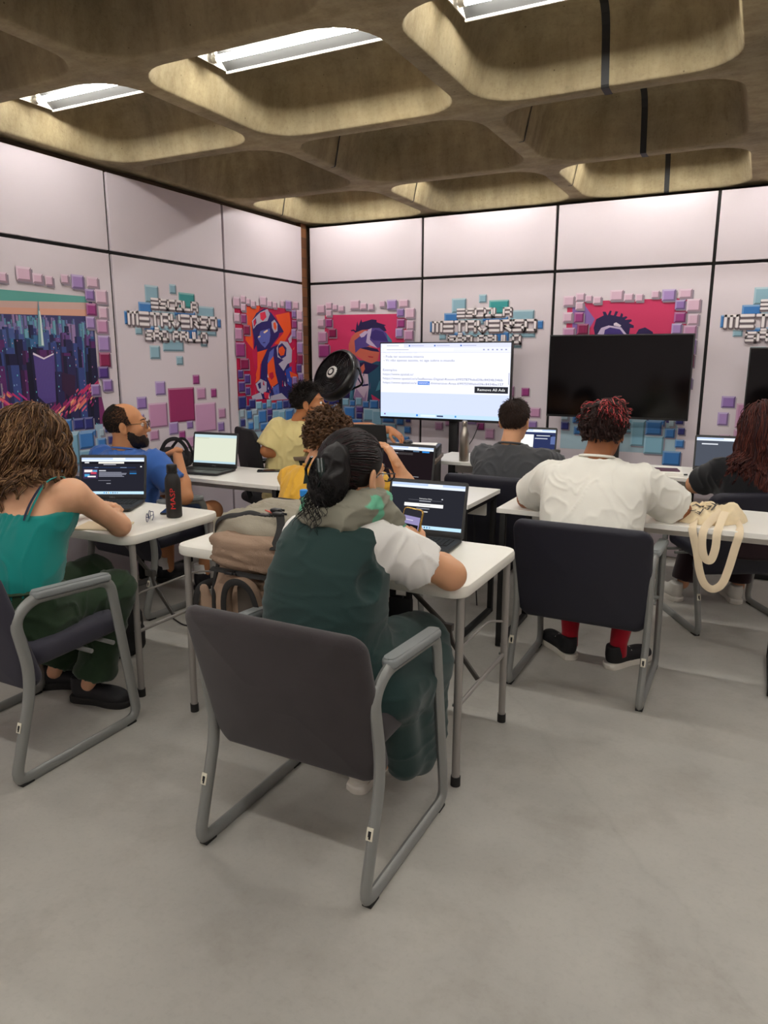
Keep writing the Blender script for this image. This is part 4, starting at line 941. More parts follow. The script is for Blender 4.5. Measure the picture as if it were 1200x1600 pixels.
MB().tube([(.02, .03, .02), (.02, .03, 1.18)], .016, 10).build('pole', m_blk, t)
yk = MB().tube([(.02, .03, 1.18), (.03, .06, 1.30)], .02, 8); yk.tube(fillet([(.21, -.02, 1.40), (.20, .09, 1.27), (.03, .09, 1.20), (-.14, .13, 1.20), (-.21, .06, 1.26)], .05), .009, 8); yk.build('yoke', m_blk, t)
MB().lathe([(.2, 0), (.2, .02), (.05, .035), (.02, .05)], 28, c=(.02, .03, 0)).build('base', m_blk, t)
t = thing('desk', 'small dark desk with a tan top, between the corner and the lit screen', 'desk', (-2.42, 4.50, 0), .28)
MB().box((0, 0, .787), (1.0, .46, .026), 0, .003).build('desktop', mat('desk_tan', '#6f5d4c', .55, nz=(5, .1)), t)
MB().box((0, -.20, .45), (.94, .018, .64), 0, .002, 1).build('front_panel', mat('panel_dark', '#17130f', .6), t)
for sx in (-1, 1): MB().box((sx*.47, 0, .387), (.03, .42, .774), 0, .003).build('side_panel', mat('panel_dark', '#17130f', .6), t)
t = thing('equipment_case', 'low black case on the dark desk, under the white pad', 'case', (-2.13, 4.62, .8005), .28)
MB().box((0, 0, .036), (.36, .28, .072), 0, .008).build('body', m_blk, t); MB().box((0, 0, .040), (.362, .282, .006), 0, .001, 1).build('seam', m_pl, t)
sheet('mouse_pad', 'white pad under the hand of the man in the cream t-shirt', 'pad', -2.13, 4.61, .8732, .32, .22, .30, m_pap, .006)
mo = MB(); mo.bm((lambda b: b)(bmesh.new())) if False else None
V = implicit([ell((0, 0, .008), (.030, .052, .022))], .004, .01, cutters=[((0, 0, 0), (0, 0, -1))]); mo = soft('computer_mouse', [V], m_pl, None, (0, 0, 0)); mo.location = (-2.175, 4.615, .8795); tag(mo, 'black mouse on the white pad under the outstretched hand', 'mouse')
lp_ = laptop('laptop seen from behind, open before the man in the cream t-shirt', -2.42, 4.42, .8005, PI+.25, [('r', 0, 0, 1, 1, '#d8dcec', 0)], 112, dell=False)
t = thing('office_chair', 'black office chair with a mesh back behind the man in the cream t-shirt', 'chair', (-3.14, 4.36, 0), -.55)
mm = mat('mesh_black', '#19181a', .8, bump=(300, .4))
MB().loft([list(reversed(r)) for r in pad(.44, .44, .03, .09, .014, lambda a, b, c: (a, -.21-.14*b-c-.35*a*a*-1, .76+b))]).build('backrest', mm, t)
MB().loft(pad(.48, .46, .07, .08, .03, lambda a, b, c: (a, .02+b, .45+c))).build('seat', mm, t)
for sx in (-1, 1):
    MB().loft([[(p[0]+sx*.27, p[1]-.02, p[2]+.69) for p in r] for r in pad(.07, .24, .03, .03, .013)]).build('armrest', m_pl, t)
    MB().tube(fillet([(sx*.20, .0, .41), (sx*.27, 0, .43), (sx*.27, -.02, .68)], .05), .014, 8).build('arm_post', m_pl, t)
MB().tube([(0, -.19, .44), (0, -.24, .60), (0, -.20, .75)], .02, 8).build('back_post', m_pl, t)
MB().tube([(0, .02, .42), (0, .02, .08)], .028, 12).build('gas_column', m_blk, t)
for k in range(5):
    a = k*2*PI/5; L = MB().tube([(0, .02, .10), (.29*math.cos(a), .02+.29*math.sin(a), .065)], [.022, .016], 8).build('base_arm', m_pl, t)
    MB().tube([(.29*math.cos(a)-.02*math.sin(a), .02+.29*math.sin(a)+.02*math.cos(a), .027), (.29*math.cos(a)+.02*math.sin(a), .02+.29*math.sin(a)-.02*math.cos(a), .027)], .026, 12).build('caster', m_pl, L)
# bags, cables
t = thing('handbag', 'small black bag with a cable hanging under the middle table edge', 'bag', (-1.04, 2.16, 0), .1)
MB().box((0, 0, .615), (.085, .035, .10), 0, .012).build('body', m_bag, t); MB().tube([(-.03, 0, .66), (-.03, .0, .695)], (.012, .003), 8, up=(0, 1, 0)).build('strap', m_web, t); MB().tube([(.03, 0, .66), (.03, .0, .695)], (.012, .003), 8, up=(0, 1, 0)).build('strap', m_web, t)
t = thing('handbag', 'round black bag on the floor under the left folding table', 'bag', (-2.83, 2.47, 0), 0)
V = implicit([ell((0, 0, .19), (.17, .10, .19)), rbox((0, 0, .10), (.15, .09, .10), .04)], .012, .05, cutters=[((0, 0, .002), (0, 0, -1))])
soft('body', [V], m_bag, t, (0, 0, 0), wr=(.012, 8, (1, 1, 1), 9))
MB().tube(spline([(-.10, -.05, .34), (-.05, -.06, .45), (.05, -.06, .45), (.10, -.05, .34)], 6), (.012, .003), 8, up=(0, 1, 0)).build('strap', m_web, t)
def cable(label, pts, r=.004):
    tag(MB().tube(spline(pts, 8), r, 6).build('cable', m_pl), label, 'cable', 'black cables')
cable('black cable hanging down from the lit screen', [(-1.93, 5.40, .968), (-1.97, 5.39, .86), (-2.04, 5.385, .72), (-2.05, 5.39, .5), (-2.0, 5.40, .25), (-1.93, 5.42, .004)])
cable('black cable rising behind the laptop with the plain dark page', [(-1.63, 3.765, .748), (-1.56, 3.86, .7455), (-1.50, 3.93, .7455), (-1.44, 3.96, .66), (-1.42, 3.965, .3), (-1.40, 3.97, .005)])
cable('thin cable lying on the floor under the left folding table', [(-2.87, 2.95, .005), (-2.72, 2.90, .005), (-2.60, 2.99, .005), (-2.47, 2.93, .005), (-2.36, 3.02, .005)])
cable('thin cable hanging from the table beside the dark green dress', [(-1.03, 2.15, .67), (-.99, 2.16, .55), (-.95, 2.18, .45), (-.97, 2.2, .3), (-1.0, 2.22, .1), (-1.02, 2.25, .004)], .003)

# ------------------------------------------------------------------ people
def rotm(yaw, pitch=0, roll=0):
    return np.array(Matrix.Rotation(yaw, 3, 'Z') @ Matrix.Rotation(pitch, 3, 'X') @ Matrix.Rotation(roll, 3, 'Y'))
def skin_mat(n, c): return mat('skin_'+n, c, .55, nz=(7, .06), bump=(220, .04), spec=.35, sss=.12)
class Head:
    def __init__(s, c, yaw, pitch=0, roll=0, k=1.0): s.c = np.array(c, float); s.R = rotm(yaw, pitch, roll); s.k = k
    def w(s, p): return s.c+s.R @ (np.array(p, float)*s.k)
    def wa(s, P): return s.c+(np.asarray(P)*s.k) @ s.R.T
    def e(s, c, r, rot=None, k=None):
        return ell(s.w(c), np.array(r)*s.k, s.R if rot is None else s.R @ rot, k)
    def cn(s, a, b, ra, rb, k=None, flat=None): return cone(s.w(a), s.w(b), ra*s.k, rb*s.k, None if flat is None else (s.R @ np.array(flat[0]), flat[1]), k)
    def prims(s, nb, nr=.056):
        P = [s.e((0, -.014, .032), (.075, .097, .086)), s.e((0, .028, -.035), (.061, .068, .082)), s.e((0, .055, -.075), (.042, .040, .036)), s.e((0, .083, -.094), (.022, .018, .018), k=.02),
             s.cn((-.028, .083, .026), (.028, .083, .026), .013, .013, .02), s.cn((0, .092, .012), (0, .112, -.026), .008, .012, .014), s.e((.014, .096, -.032), (.009, .011, .008), k=.01), s.e((-.014, .096, -.032), (.009, .011, .008), k=.01),
             s.e((.042, .062, -.022), (.020, .020, .020), k=.03), s.e((-.042, .062, -.022), (.020, .020, .020), k=.03),
             s.e((0, .092, -.056), (.023, .010, .006), k=.008), s.e((0, .090, -.067), (.019, .010, .007), k=.008)]
        for sx in (-1, 1):
            r = np.array(Matrix.Rotation(sx*.32, 3, 'Z') @ Matrix.Rotation(.18, 3, 'X'))
            P += [s.e((sx*.080, -.008, -.008), (.007, .020, .033), r, .008), s.e((sx*.078, .0, -.032), (.008, .011, .014), r, .008)]
        a = s.w((0, -.022, -.05)); P.append(cone(a, nb, nr*.95, nr*1.1, k=.03)); return P
    def sub(s): 
        out = []
        for sx in (-1, 1): out += [s.e((sx*.032, .098, .006), (.019, .018, .011)), s.e((sx*.086, .004, -.008), (.006, .010, .018))]
        return out
def hand(wr, f, n, side, curl=.35, k=1.0, spread=1.0, thumb=.5):
    """prims of a hand: wr wrist, f finger direction, n palm normal, side = +1/-1 thumb side"""
    wr = np.array(wr, float); f = np.array(f, float); f /= np.linalg.norm(f); n = np.array(n, float); n -= f*(n@f); n /= np.linalg.norm(n); s = np.cross(f, n)*side
    P = [cone(wr-f*.02*k, wr+f*.02*k, .025*k, .026*k, (n, .72), .02)]
    for i, (o, L, r) in enumerate(((.030, .068, .0088), (.0105, .077, .0092), (-.0095, .072, .0088), (-.028, .056, .0078))):
        b = wr+(f*(.088-.006*abs(i-1))+s*o)*k
        P.append(cone(wr+(f*.01+s*o*.6)*k, b, .017*k, .0115*k, k=.012))
        d = f+s*o*1.6*spread; d /= np.linalg.norm(d); p = b
        for j, q in enumerate((.45, .31, .24)):
            a = curl*(.55, 1.0, .7)[j]*(1+.12*i); ax = np.cross(d, n); ax /= np.linalg.norm(ax)
            d = d*math.cos(a)+n*math.sin(a); nn = n; n2 = p+d*L*q*k
            P.append(cone(p, n2, r*k*(1-.08*j), r*k*(.95-.1*j), k=.004)); p = n2
            n_ = nn*math.cos(a)-d*0; 
    t0 = wr+(f*.022+s*.022+n*.006)*k; d1 = f*.55+s*(.85-.3*thumb)+n*(.25+.3*thumb); d1 /= np.linalg.norm(d1); t1 = t0+d1*.042*k
    d2 = f*.85+s*(.35-.5*thumb)+n*(.15+.35*thumb); d2 /= np.linalg.norm(d2); t2 = t1+d2*.034*k; t3 = t2+(d2+f*.2)*.026*k
    P += [cone(t0, t1, .0155*k, .0115*k, k=.012), cone(t1, t2, .0108*k, .0098*k, k=.004), cone(t2, t3, .0098*k, .0075*k, k=.004)]
    return P
def arm(sh, el, wr, k=1.0, r=(.050, .041, .040, .026)):
    el = np.array(el, float); wr = np.array(wr, float); m = el*.72+wr*.28
    return [cone(sh, el, r[0]*k, r[1]*k, k=.03), cone(el, m, r[1]*k, r[2]*1.04*k, k=.03), cone(m, wr, r[2]*1.04*k, r[3]*k, (np.cross(wr-el, (0.3, .2, 1)), .9), k=.03)]
def leg(hip, knee, ank, k=1.0):
    return [cone(hip, knee, .085*k, .060*k, k=.05), cone(knee, np.array(knee)*.65+np.array(ank)*.35, .056*k, .055*k, k=.04), cone(np.array(knee)*.65+np.array(ank)*.35, ank, .055*k, .036*k, k=.03)]
def person(label, org, skin, head, nb, main, hands, nr=.056, hres=.0048):
    """the body is one mesh and the root of the person"""
    org = (org[0], org[1], 0)
    parts = [(*implicit(main, .009, .03), 0), (*implicit(head.prims(nb, nr), hres, .022, sub=head.sub()), 0)]
    for h in hands: parts.append((*implicit(h, .0034, .008), 0))
    o = soft('person', parts, skin, None, org); o.location = org
    tag(o, label, 'person'); return o
def org(p): return tuple(p.location)
def eyes(p, hd, brow=None, br=.0032):
    mw = mat('eye_white', '#e6ddd6', .25); mi_ = mat('iris_brown', '#2a1710', .2)
    for s in (-1, 1):
        mb = MB(); c = hd.w((s*.032, .0835, .006)); f = hd.R @ np.array((0, 1., 0)); q = Vector((0, 0, 1)).rotation_difference(Vector(f)).to_matrix().to_4x4()
        M = Matrix.Translation(Vector(c)-Vector(org(p))) @ q; R = .0110*hd.k
        mb.lathe([(R*math.sin(a), R*math.cos(a)) for a in np.linspace(PI-.02, .55, 9)], 14, 0, M=M, caps=(0, 0)); mb.lathe([(R*1.01*math.sin(a), R*1.01*math.cos(a)) for a in np.linspace(.55, .02, 5)], 14, 1, M=M)
        mb.build('eye', [mw, mi_], p)
        if brow: MB().tube([tuple(hd.w((s*x, y, z))-np.array(org(p))) for x, y, z in ((.014, .096, .030), (.030, .094, .035), (.047, .078, .031))], [br, br*1.2, br*.5], 6).build('eyebrow', brow, p)
def lips(p, hd, col='#9a5a4c'):
    V = implicit([hd.e((0, .0945, -.0555), (.023, .0095, .0050), k=.004), hd.e((0, .0925, -.0655), (.019, .0095, .0058), k=.004)], .0025, .004)
    soft('lips', [V], mat('lips_'+col[1:], col, .45), p, org(p))
def wear_glasses(p, hd, col, lens=True, k=1.0):
    M = Matrix.Translation(Vector(hd.w((0, .112, .006)))-Vector(org(p))) @ Matrix(hd.R.tolist()).to_4x4() @ Matrix.Scale(k*hd.k*1.04, 4)
    o = glasses_mesh(col, p, M, 'eyeglasses')
    if lens:
        for s in (-1, 1):
            MB().poly([tuple(M @ Vector((s*.034+.025*math.cos(a), 0, .019*math.sin(a)))) for a in np.linspace(0, 2*PI, 18, endpoint=False)]).build('lens', mat('lens_clear', '#f2f4f6', .03, trans=1, ior=1.02), o, False)
    return o
_rs = np.random.RandomState
def scalp(N, ok, sd):
    r = _rs(sd); out = []
    while sum(len(x) for x in out) < N:
        n = r.normal(size=(N*3, 3)); n /= np.linalg.norm(n, axis=1, keepdims=True); out.append(n[ok(n)])
    return np.concatenate(out)[:N]
SCC, SCR_ = np.array((0, -.015, .032)), np.array((.0775, .0995, .0885))
def front_ok(line=.50, low=-.62):
    def f(n):
        x, y, z = n.T; face = (y > .30) & (z < line+.25*np.abs(x)); ear = ((np.abs(x) > .70) & (z < -.20) & (y > -.30)) | ((y > -.02) & (z < .10))
        return ~face & ~ear & (z > low)
    return f
def hair(p, hd, N, ok, L, K, mats, sd=1, out=.4, flow=(0, -.5, -.8), grav=.25, curl=0.0, turns=3.0, r=(.0013, .0006), lift=1.0, coll=(), mix=None, name='hair', jit=.25, clump=None, cap=True, cutl=((0, .050, .045), (0, .80, -.60)), low=-.075):
    rs = _rs(sd); n = scalp(N, ok, sd); P0 = SCC+SCR_*n*lift; nn = n/SCR_; nn /= np.linalg.norm(nn, axis=1, keepdims=True)
    fl = np.array([flow(q) for q in n]) if callable(flow) else np.tile(np.array(flow, float), (N, 1))
    fl = fl-nn*np.sum(fl*nn, 1, keepdims=True); fl /= np.linalg.norm(fl, axis=1, keepdims=True)+1e-6
    D = nn*out+fl*(1-out)+rs.normal(size=(N, 3))*jit; D /= np.linalg.norm(D, axis=1, keepdims=True)
    ln = L*rs.uniform(.7, 1.1, N) if not callable(L) else np.array([L(q) for q in n])*rs.uniform(.8, 1.1, N)
    P = np.zeros((N, K, 3)); P[:, 0] = P0; cur = P0.copy(); gv = hd.R.T @ np.array((0, 0, -1.))
    cols = [(SCC, SCR_*1.04)]+[(hd.R.T @ (np.array(c)-hd.c)/hd.k, np.array(q)/hd.k) for c, q in coll]
    for k in range(1, K):
        D = D+gv*grav+rs.normal(size=(N, 3))*jit*.25; D /= np.linalg.norm(D, axis=1, keepdims=True)
        cur = cur+D*(ln/(K-1))[:, None]
        for c, q in cols:
            d = (cur-c)/q; m = np.linalg.norm(d, axis=1); ins = m < 1
            cur[ins] = c+d[ins]/m[ins][:, None]*q*1.005
        P[:, k] = cur
    if curl:
        T = np.gradient(P, axis=1); T /= np.linalg.norm(T, axis=2, keepdims=True)+1e-9; A = np.cross(T, np.array([.3, .2, 1.])); A /= np.linalg.norm(A, axis=2, keepdims=True)+1e-9; B = np.cross(T, A)
        t = np.linspace(0, 1, K)[None, :, None]; ph = rs.uniform(0, 6.28, (N, 1, 1)); tr = turns*rs.uniform(.7, 1.3, (N, 1, 1))*6.283*(ln/np.mean(ln))[:, None, None]
        am = curl*rs.uniform(.6, 1.3, (N, 1, 1))*np.minimum(1, t*3); P = P+am*(A*np.cos(ph+tr*t)+B*np.sin(ph+tr*t))
    if clump:
        M_, sp = clump; t = np.linspace(0, 1, K)[None, :, None]
        off = rs.normal(size=(N*M_, 1, 3))*sp; P = np.repeat(P, M_, 0)+off*(1.15-.75*t)+rs.normal(size=(N*M_, 1, 3))*sp*.35*t; n = np.repeat(n, M_, 0); N = N*M_
    parts = []; grp = mix(n, rs) if mix else rs.randint(0, len(mats), N)
    for i in range(len(mats)):
        s = P[grp == i]
        if len(s): V, Q = tubes(hd.wa(s), r[0]*hd.k, r[1]*hd.k); parts.append((V, Q, i))
    if cap:
        f = lambda q: hd.R @ np.array(q, float)
        V, Q = implicit([hd.e(SCC, SCR_*1.03)], .006, .01, cutters=[(hd.w(cutl[0]), f(cutl[1])), (hd.w((0, 0, low)), f((0, .35, -1)))]); parts.append((V, Q, 0))
    return soft(name, parts, mats, p, org(p))
def hmat(n, c): return mat('hair_'+n, c, .5, spec=.35)
def cloth(name, prims, res, m, p, k=.03, wr=None, sub=(), cut=()):
    return soft(name, [implicit(prims, res, k, sub, cut)], m, p, org(p), wr=wr)
def fabric(n, c, sh=.2): return mat('cloth_'+n, c, .92, nz=(5, .05), bump=(420, .12), sheen=sh, spec=.2)
def shoe(p, heel, yaw, up, sole, L=.27, z=0.0):
    M = Matrix.Translation(Vector((heel[0], heel[1], z))-Vector(org(p))) @ Matrix.Rotation(yaw, 4, 'Z')
    out = [(-.036, .0), (-.040, .05), (-.036, .12), (-.046, .19), (-.038, .25), (0, .275), (.038, .25), (.046, .19), (.036, .12), (.040, .05), (.036, .0), (0, -.018)]
    q = [(v.x, v.y) for v in spline([(a, b*L/.27, 0) for a, b in out]+[(out[0][0], out[0][1]*L/.27, 0)], 3)[:-1]]
    V, Q = implicit([ell((0, .055, .06), (.036, .06, .055)), ell((0, .15, .045), (.040, .10, .042)), ell((0, .21, .035), (.042, .06, .034)), cone((0, .04, .06), (0, .03, .105), .036, .036)], .006, .03, cutters=[((0, 0, .018), (0, 0, -1)), ((0, 0, .112), (0, -.1, 1))])
    Mn = np.array(M); V = V*np.array((1, L/.27, 1)); V = V @ Mn[:3, :3].T+Mn[:3, 3]
    s = soft('shoe', [(V, Q)], up, p, (0, 0, 0))
    MB().loft([[(a*kk, b*kk+.13*(1-kk), zz) for a, b in q] for kk, zz in ((.97, 0), (1.0, .006), (1.0, .024), (.96, .030))], M=M).build('sole', sole, s)
    lc = MB()
    for i in range(4): lc.tube([tuple(M @ Vector(c)) for c in ((-.026, .125+.022*i, .076-.006*i), (0, .135+.022*i, .087-.007*i), (.026, .125+.022*i, .076-.006*i))], .0028, 5)
    lc.build('laces', sole if up.name != 'shoe_white' else up, s)
    return s
SK_L = skin_mat('light', '#d9a27c'); SK_M = skin_mat('medium', '#c68a60'); SK_T = skin_mat('tan', '#b5774d'); SK_P = skin_mat('pale', '#dfab88'); SK_D = skin_mat('deep', '#9a6240')
m_shb = mat('shoe_black', '#17161a', .6, bump=(300, .1)); m_shw = mat('shoe_white', '#d9d5cc', .6); m_solw = mat('sole_white', '#e2dbd0', .6); m_solb = mat('sole_black', '#1e1c1b', .7)

# -- woman in the dark green dress, centre
hd = Head((-1.078, 1.90, 1.128), -.20, -.16, .05, 1.06)
nb = (-1.085, 1.86, 1.0)
RS, RE, RW = (-.985, 1.875, .93), (-.835, 2.105, .785), (-1.008, 2.238, .808)
LS, LE, LW_ = (-1.262, 1.875, .905), (-1.325, 2.11, .785), (-1.18, 2.29, .775)
st = [(-1.10, 1.79, .42, .18, .15), (-1.115, 1.79, .60, .155, .12), (-1.125, 1.81, .76, .155, .115), (-1.125, 1.85, .90, .150, .10), (-1.11, 1.865, .98, .12, .085), (-1.09, 1.87, 1.03, .06, .05)]
ph_f = np.array((.10, .22, .97)); ph_n = np.array((.0, -.90, .42))
cw = person('seated woman in dark green dress and white sleeves holding a phone, dark hair tied up', (-1.10, 1.80), SK_L, hd, nb,
            [torso(st)]+arm(RS, RE, RW, 1.12)+arm(LS, LE, LW_, 1.1)+[cone((-1.0, 1.85, .50), (-.97, 2.22, .50), .08, .06), cone((-1.22, 1.85, .50), (-1.22, 2.22, .50), .08, .06), cone((-.97, 2.22, .50), (-1.05, 2.02, .10), .055, .036), cone((-1.22, 2.22, .50), (-1.17, 2.08, .10), .055, .036)],
            [hand(RW, (-.35, .45, .60), (-.75, .25, -.55), -1, .55, 1.0, .5, .9), hand(LW_, (.5, .8, -.02), (0, 0, -1), 1, .3)])
eyes(cw, hd, hmat('ink', '#1b1314')); lips(cw, hd, '#a0605a')
m_tee = fabric('white', '#ece9e4'); m_grn = fabric('dark_green', '#283d3b')
cloth('white_tee', [torso([(-1.125, 1.82, .70, .168, .122), (-1.125, 1.85, .88, .166, .112), (-1.115, 1.868, .965, .138, .085), (-1.09, 1.872, 1.0, .08, .07)]),
      cone((-1.02, 1.872, .945), (-.895, 2.02, .83), .080, .082, cut=2, k=.04), cone((-1.225, 1.872, .92), (-1.305, 2.00, .84), .075, .076, cut=2, k=.04)], .0075, m_tee, cw, .03, (.009, 13, (1, 1, .7), 2))
dress = cloth('green_dress', [torso([(-1.10, 1.78, .43, .20, .16), (-1.11, 1.78, .55, .188, .152), (-1.118, 1.785, .64, .186, .148), (-1.122, 1.80, .76, .194, .148), (-1.122, 1.835, .88, .186, .140), (-1.115, 1.86, .955, .172, .114), (-1.108, 1.868, .992, .145, .092)], e=.02),
      cone((-1.02, 1.84, .50), (-.975, 2.16, .50), .15, .115, k=.06), cone((-1.19, 1.84, .50), (-1.22, 2.2, .49), .13, .12, k=.05),
      cone((-.90, 1.84, .45), (-.898, 1.90, .20), .060, .052, k=.05), cone((-.90, 1.96, .45), (-.895, 1.99, .18), .068, .062, k=.05), cone((-.92, 2.08, .44), (-.915, 2.09, .22), .085, .08, k=.06), cone((-.885, 1.80, .47), (-.89, 2.10, .47), .06, .06, k=.05), cone((-1.15, 2.22, .45), (-1.15, 2.22, .22), .13, .13, k=.08)],
      .007, m_grn, cw, .03, (.005, 10, (.7, .7, 1.6), 6), sub=[cone((-.862, 1.74, .985), (-.905, 1.74, .845), .070, .072), cone((-.87, 1.82, .92), (-.84, 1.99, .80), .090, .088), cone((-1.345, 1.76, .88), (-1.39, 1.99, .80), .078, .08)])
m_scf = bpy.data.materials.new('scarf_print'); m_scf.use_nodes = True
def _scarf():
    nt = m_scf.node_tree; b = nt.nodes['Principled BSDF']; tc = nt.nodes.new('ShaderNodeTexCoord'); n = nt.nodes.new('ShaderNodeTexNoise'); n.inputs['Scale'].default_value = 11; n.inputs['Detail'].default_value = 1.5
    r = nt.nodes.new('ShaderNodeValToRGB'); e = r.color_ramp.elements; e[0].position = .525; e[1].position = .55; e[0].color = (*lin('#8a8778'), 1); e[1].color = (*lin('#6bb593'), 1)
    nt.links.new(tc.outputs['Object'], n.inputs[0]); nt.links.new(n.outputs[0], r.inputs[0]); nt.links.new(r.outputs[0], b.inputs['Base Color']); b.inputs['Roughness'].default_value = .9
_scarf()
ring = [(-1.085+.088*math.cos(a), 1.885+.078*math.sin(a), 1.026+.018*math.sin(a*1.0+2.2)) for a in np.linspace(0, 2*PI, 15)]
sc_ = [cone(a, b, .041, .041, ((0, 0, 1), .9), k=.02) for a, b in zip(ring, ring[1:])]+[cone((-1.15, 1.81, 1.005), (-1.04, 1.80, 1.005), .042, .040, k=.03), cone((-1.185, 1.83, 1.01), (-1.10, 1.80, 1.045), .040, .040, k=.03), cone((-1.01, 1.83, 1.03), (-.975, 1.93, .985), .040, .040, k=.03), cone((-.975, 1.93, .985), (-.99, 2.01, .88), .040, .036, k=.03)]
cloth('scarf', sc_, .006, m_scf, cw, .03, (.012, 14, (1, 1, 2.2), 3))
hk = [hmat('jet', '#0f0b0c'), hmat('wine', '#2a1216'), hmat('soot', '#151010')]
def combed(p, hd, N, b, mats, sd):
    rs = _rs(sd); n = scalp(N, front_ok(.40, -.80), sd); b = np.array(b, float); b /= np.linalg.norm(b); K = 11; P = np.zeros((N, K, 3))
    w = np.arccos(np.clip(n @ b, -1, 1))[:, None]; lift = rs.uniform(1.02, 1.075, (N, 1))
    for k in range(K):
        t = k/(K-1)*.93; q = (np.sin((1-t)*w)*n+np.sin(t*w)*b)/np.maximum(np.sin(w), 1e-3); q += rs.normal(size=(N, 3))*.006
        P[:, k] = SCC+SCR_*q*(lift+.05*math.sin(PI*t))
    g = rs.randint(0, len(mats), N); parts = [(*tubes(hd.wa(P[g == i]), .0017, .0012), i) for i in range(len(mats))]
    V, Q = implicit([hd.e(SCC, SCR_*1.035)], .006, .01, cutters=[(hd.w((0, .048, .045)), hd.R @ np.array((0, .8, -.6))), (hd.w((0, 0, -.062)), hd.R @ np.array((0, .35, -1.)))]); parts.append((V, Q, 0))
    return soft('hair', parts, mats, p, org(p))
combed(cw, hd, 3000, (-.1, -1, .0), hk, 3)
bun = np.array((.010, -.104, -.008)); bl = [implicit([hd.e(bun, (.056, .046, .072)), hd.e(bun+(-.022, -.004, -.05), (.042, .036, .046)), hd.e(bun+(.012, .0, .055), (.036, .034, .034))], .006, .03)]
bu = soft('hair_bun', [(*bl[0], 0)], hk, cw, org(cw), wr=(.010, 16, (1, 1, 1), 4))
rs = _rs(9); N = 1300; nn = rs.normal(size=(N, 3)); nn /= np.linalg.norm(nn, axis=1, keepdims=True); P = np.zeros((N, 10, 3)); ax = np.cross(nn, rs.normal(size=(N, 3))); ax /= np.linalg.norm(ax, axis=1, keepdims=True)
for k in range(10):
    q = nn*math.cos(k*.13)+ax*math.sin(k*.13); P[:, k] = bun+(-.006, -.002, -.012)+q*np.array((.059, .049, .080))*(1.0+.06*math.sin(k))
V, Q = tubes(hd.wa(P), .0011, .0008); soft('hair_strands', [(V, Q, 0)], hk, bu, (0, 0, 0)).data.transform(Matrix.Translation(-Vector(org(cw))))
N = 130; rs = _rs(12); P = np.zeros((N, 16, 3)); b0 = bun+np.stack([rs.uniform(-.06, .03, N), rs.uniform(-.03, .03, N), rs.uniform(-.07, -.02, N)], 1); am = rs.uniform(.006, .013, N); ph = rs.uniform(0, 6, N); ln = rs.uniform(.05, .11, N)
for k in range(16):
    t = k/15; P[:, k] = b0+np.stack([-.03*t+am*np.cos(ph+9*t), -.006+am*np.sin(ph+9*t), -ln*t], 1)
V, Q = tubes(hd.wa(P), .0012, .0007); soft('loose_curls', [(V, Q, 0)], hk, bu, (0, 0, 0)).data.transform(Matrix.Translation(-Vector(org(cw))))
cl = MB()
for s in (-1, 1):
    cl.tube([tuple(hd.w(bun+np.array(c))-np.array(org(cw))) for c in ((s*.016-.02, -.05, .045), (s*.03-.02, -.052, .01), (s*.026-.02, -.046, -.03))], (.012, .004), 8)
cl.build('hair_claw', mat('claw_dark', '#26302e', .2), cw)
wear_glasses(cw, hd, mat('frame_black', '#141214', .25), k=.98)
ea = MB().lathe([(.004, -.004), (.006, 0), (.004, .004)], 10, M=Matrix.Translation(Vector(hd.w((.082, .0, -.052)))-Vector(org(cw)))).build('earring', m_steel, cw)
for hx, hy, yw in ((-1.11, 1.955, .05), (-1.22, 2.06, .05)): shoe(cw, (hx, hy), yw, m_shw, m_solw, .25)
ph = thing('phone', 'phone in a gold edged case held up by the woman in dark green', 'phone', (0, 0, 0), 0)
pf = Vector(ph_f).normalized(); pn_ = Vector(ph_n); pn_ = (pn_-pf*pn_.dot(pf)).normalized(); px_ = pf.cross(pn_)
PHC = Vector((-1.065, 2.285, .872)); MP = Matrix(((px_.x, pf.x, pn_.x, PHC.x), (px_.y, pf.y, pn_.y, PHC.y), (px_.z, pf.z, pn_.z, PHC.z), (0, 0, 0, 1)))
MB().loft([[(a, b, zz) for a, b in rrect(.078-2*i, .158-2*i, .014)] for i, zz in ((.002, -.006), (0, -.004), (0, .003), (.002, .0045))], M=MP).build('case', mat('case_gold', '#b8924a', .3, .7), ph)
mb = MB(); mb.loft([[(a, b, zz) for a, b in rrect(.070, .150, .011)] for zz in (.0045, .0052)], 0, M=MP)
pbody = mb.build('glass', m_pl, ph)
flat(lambda x, y, l: tuple(MP @ Vector((-.033+.066*x, .072-.144*y, .0054+l*.0003))), [('r', 0, 0, 1, 1, '#8e86b0', 0), ('r', 0, 0, 1, .16, '#2a2a30', 1), ('r', .05, .36, .9, .26, '#15151a', 1), ('r', .42, .44, .14, .08, '#c8c8d0', 2), ('r', .1, .25, .5, .02, '#c8c4dc', 1), ('r', .1, .72, .7, .02, '#b4aecb', 1), ('r', .1, .78, .5, .02, '#b4aecb', 1)], 'screen', ph, None)

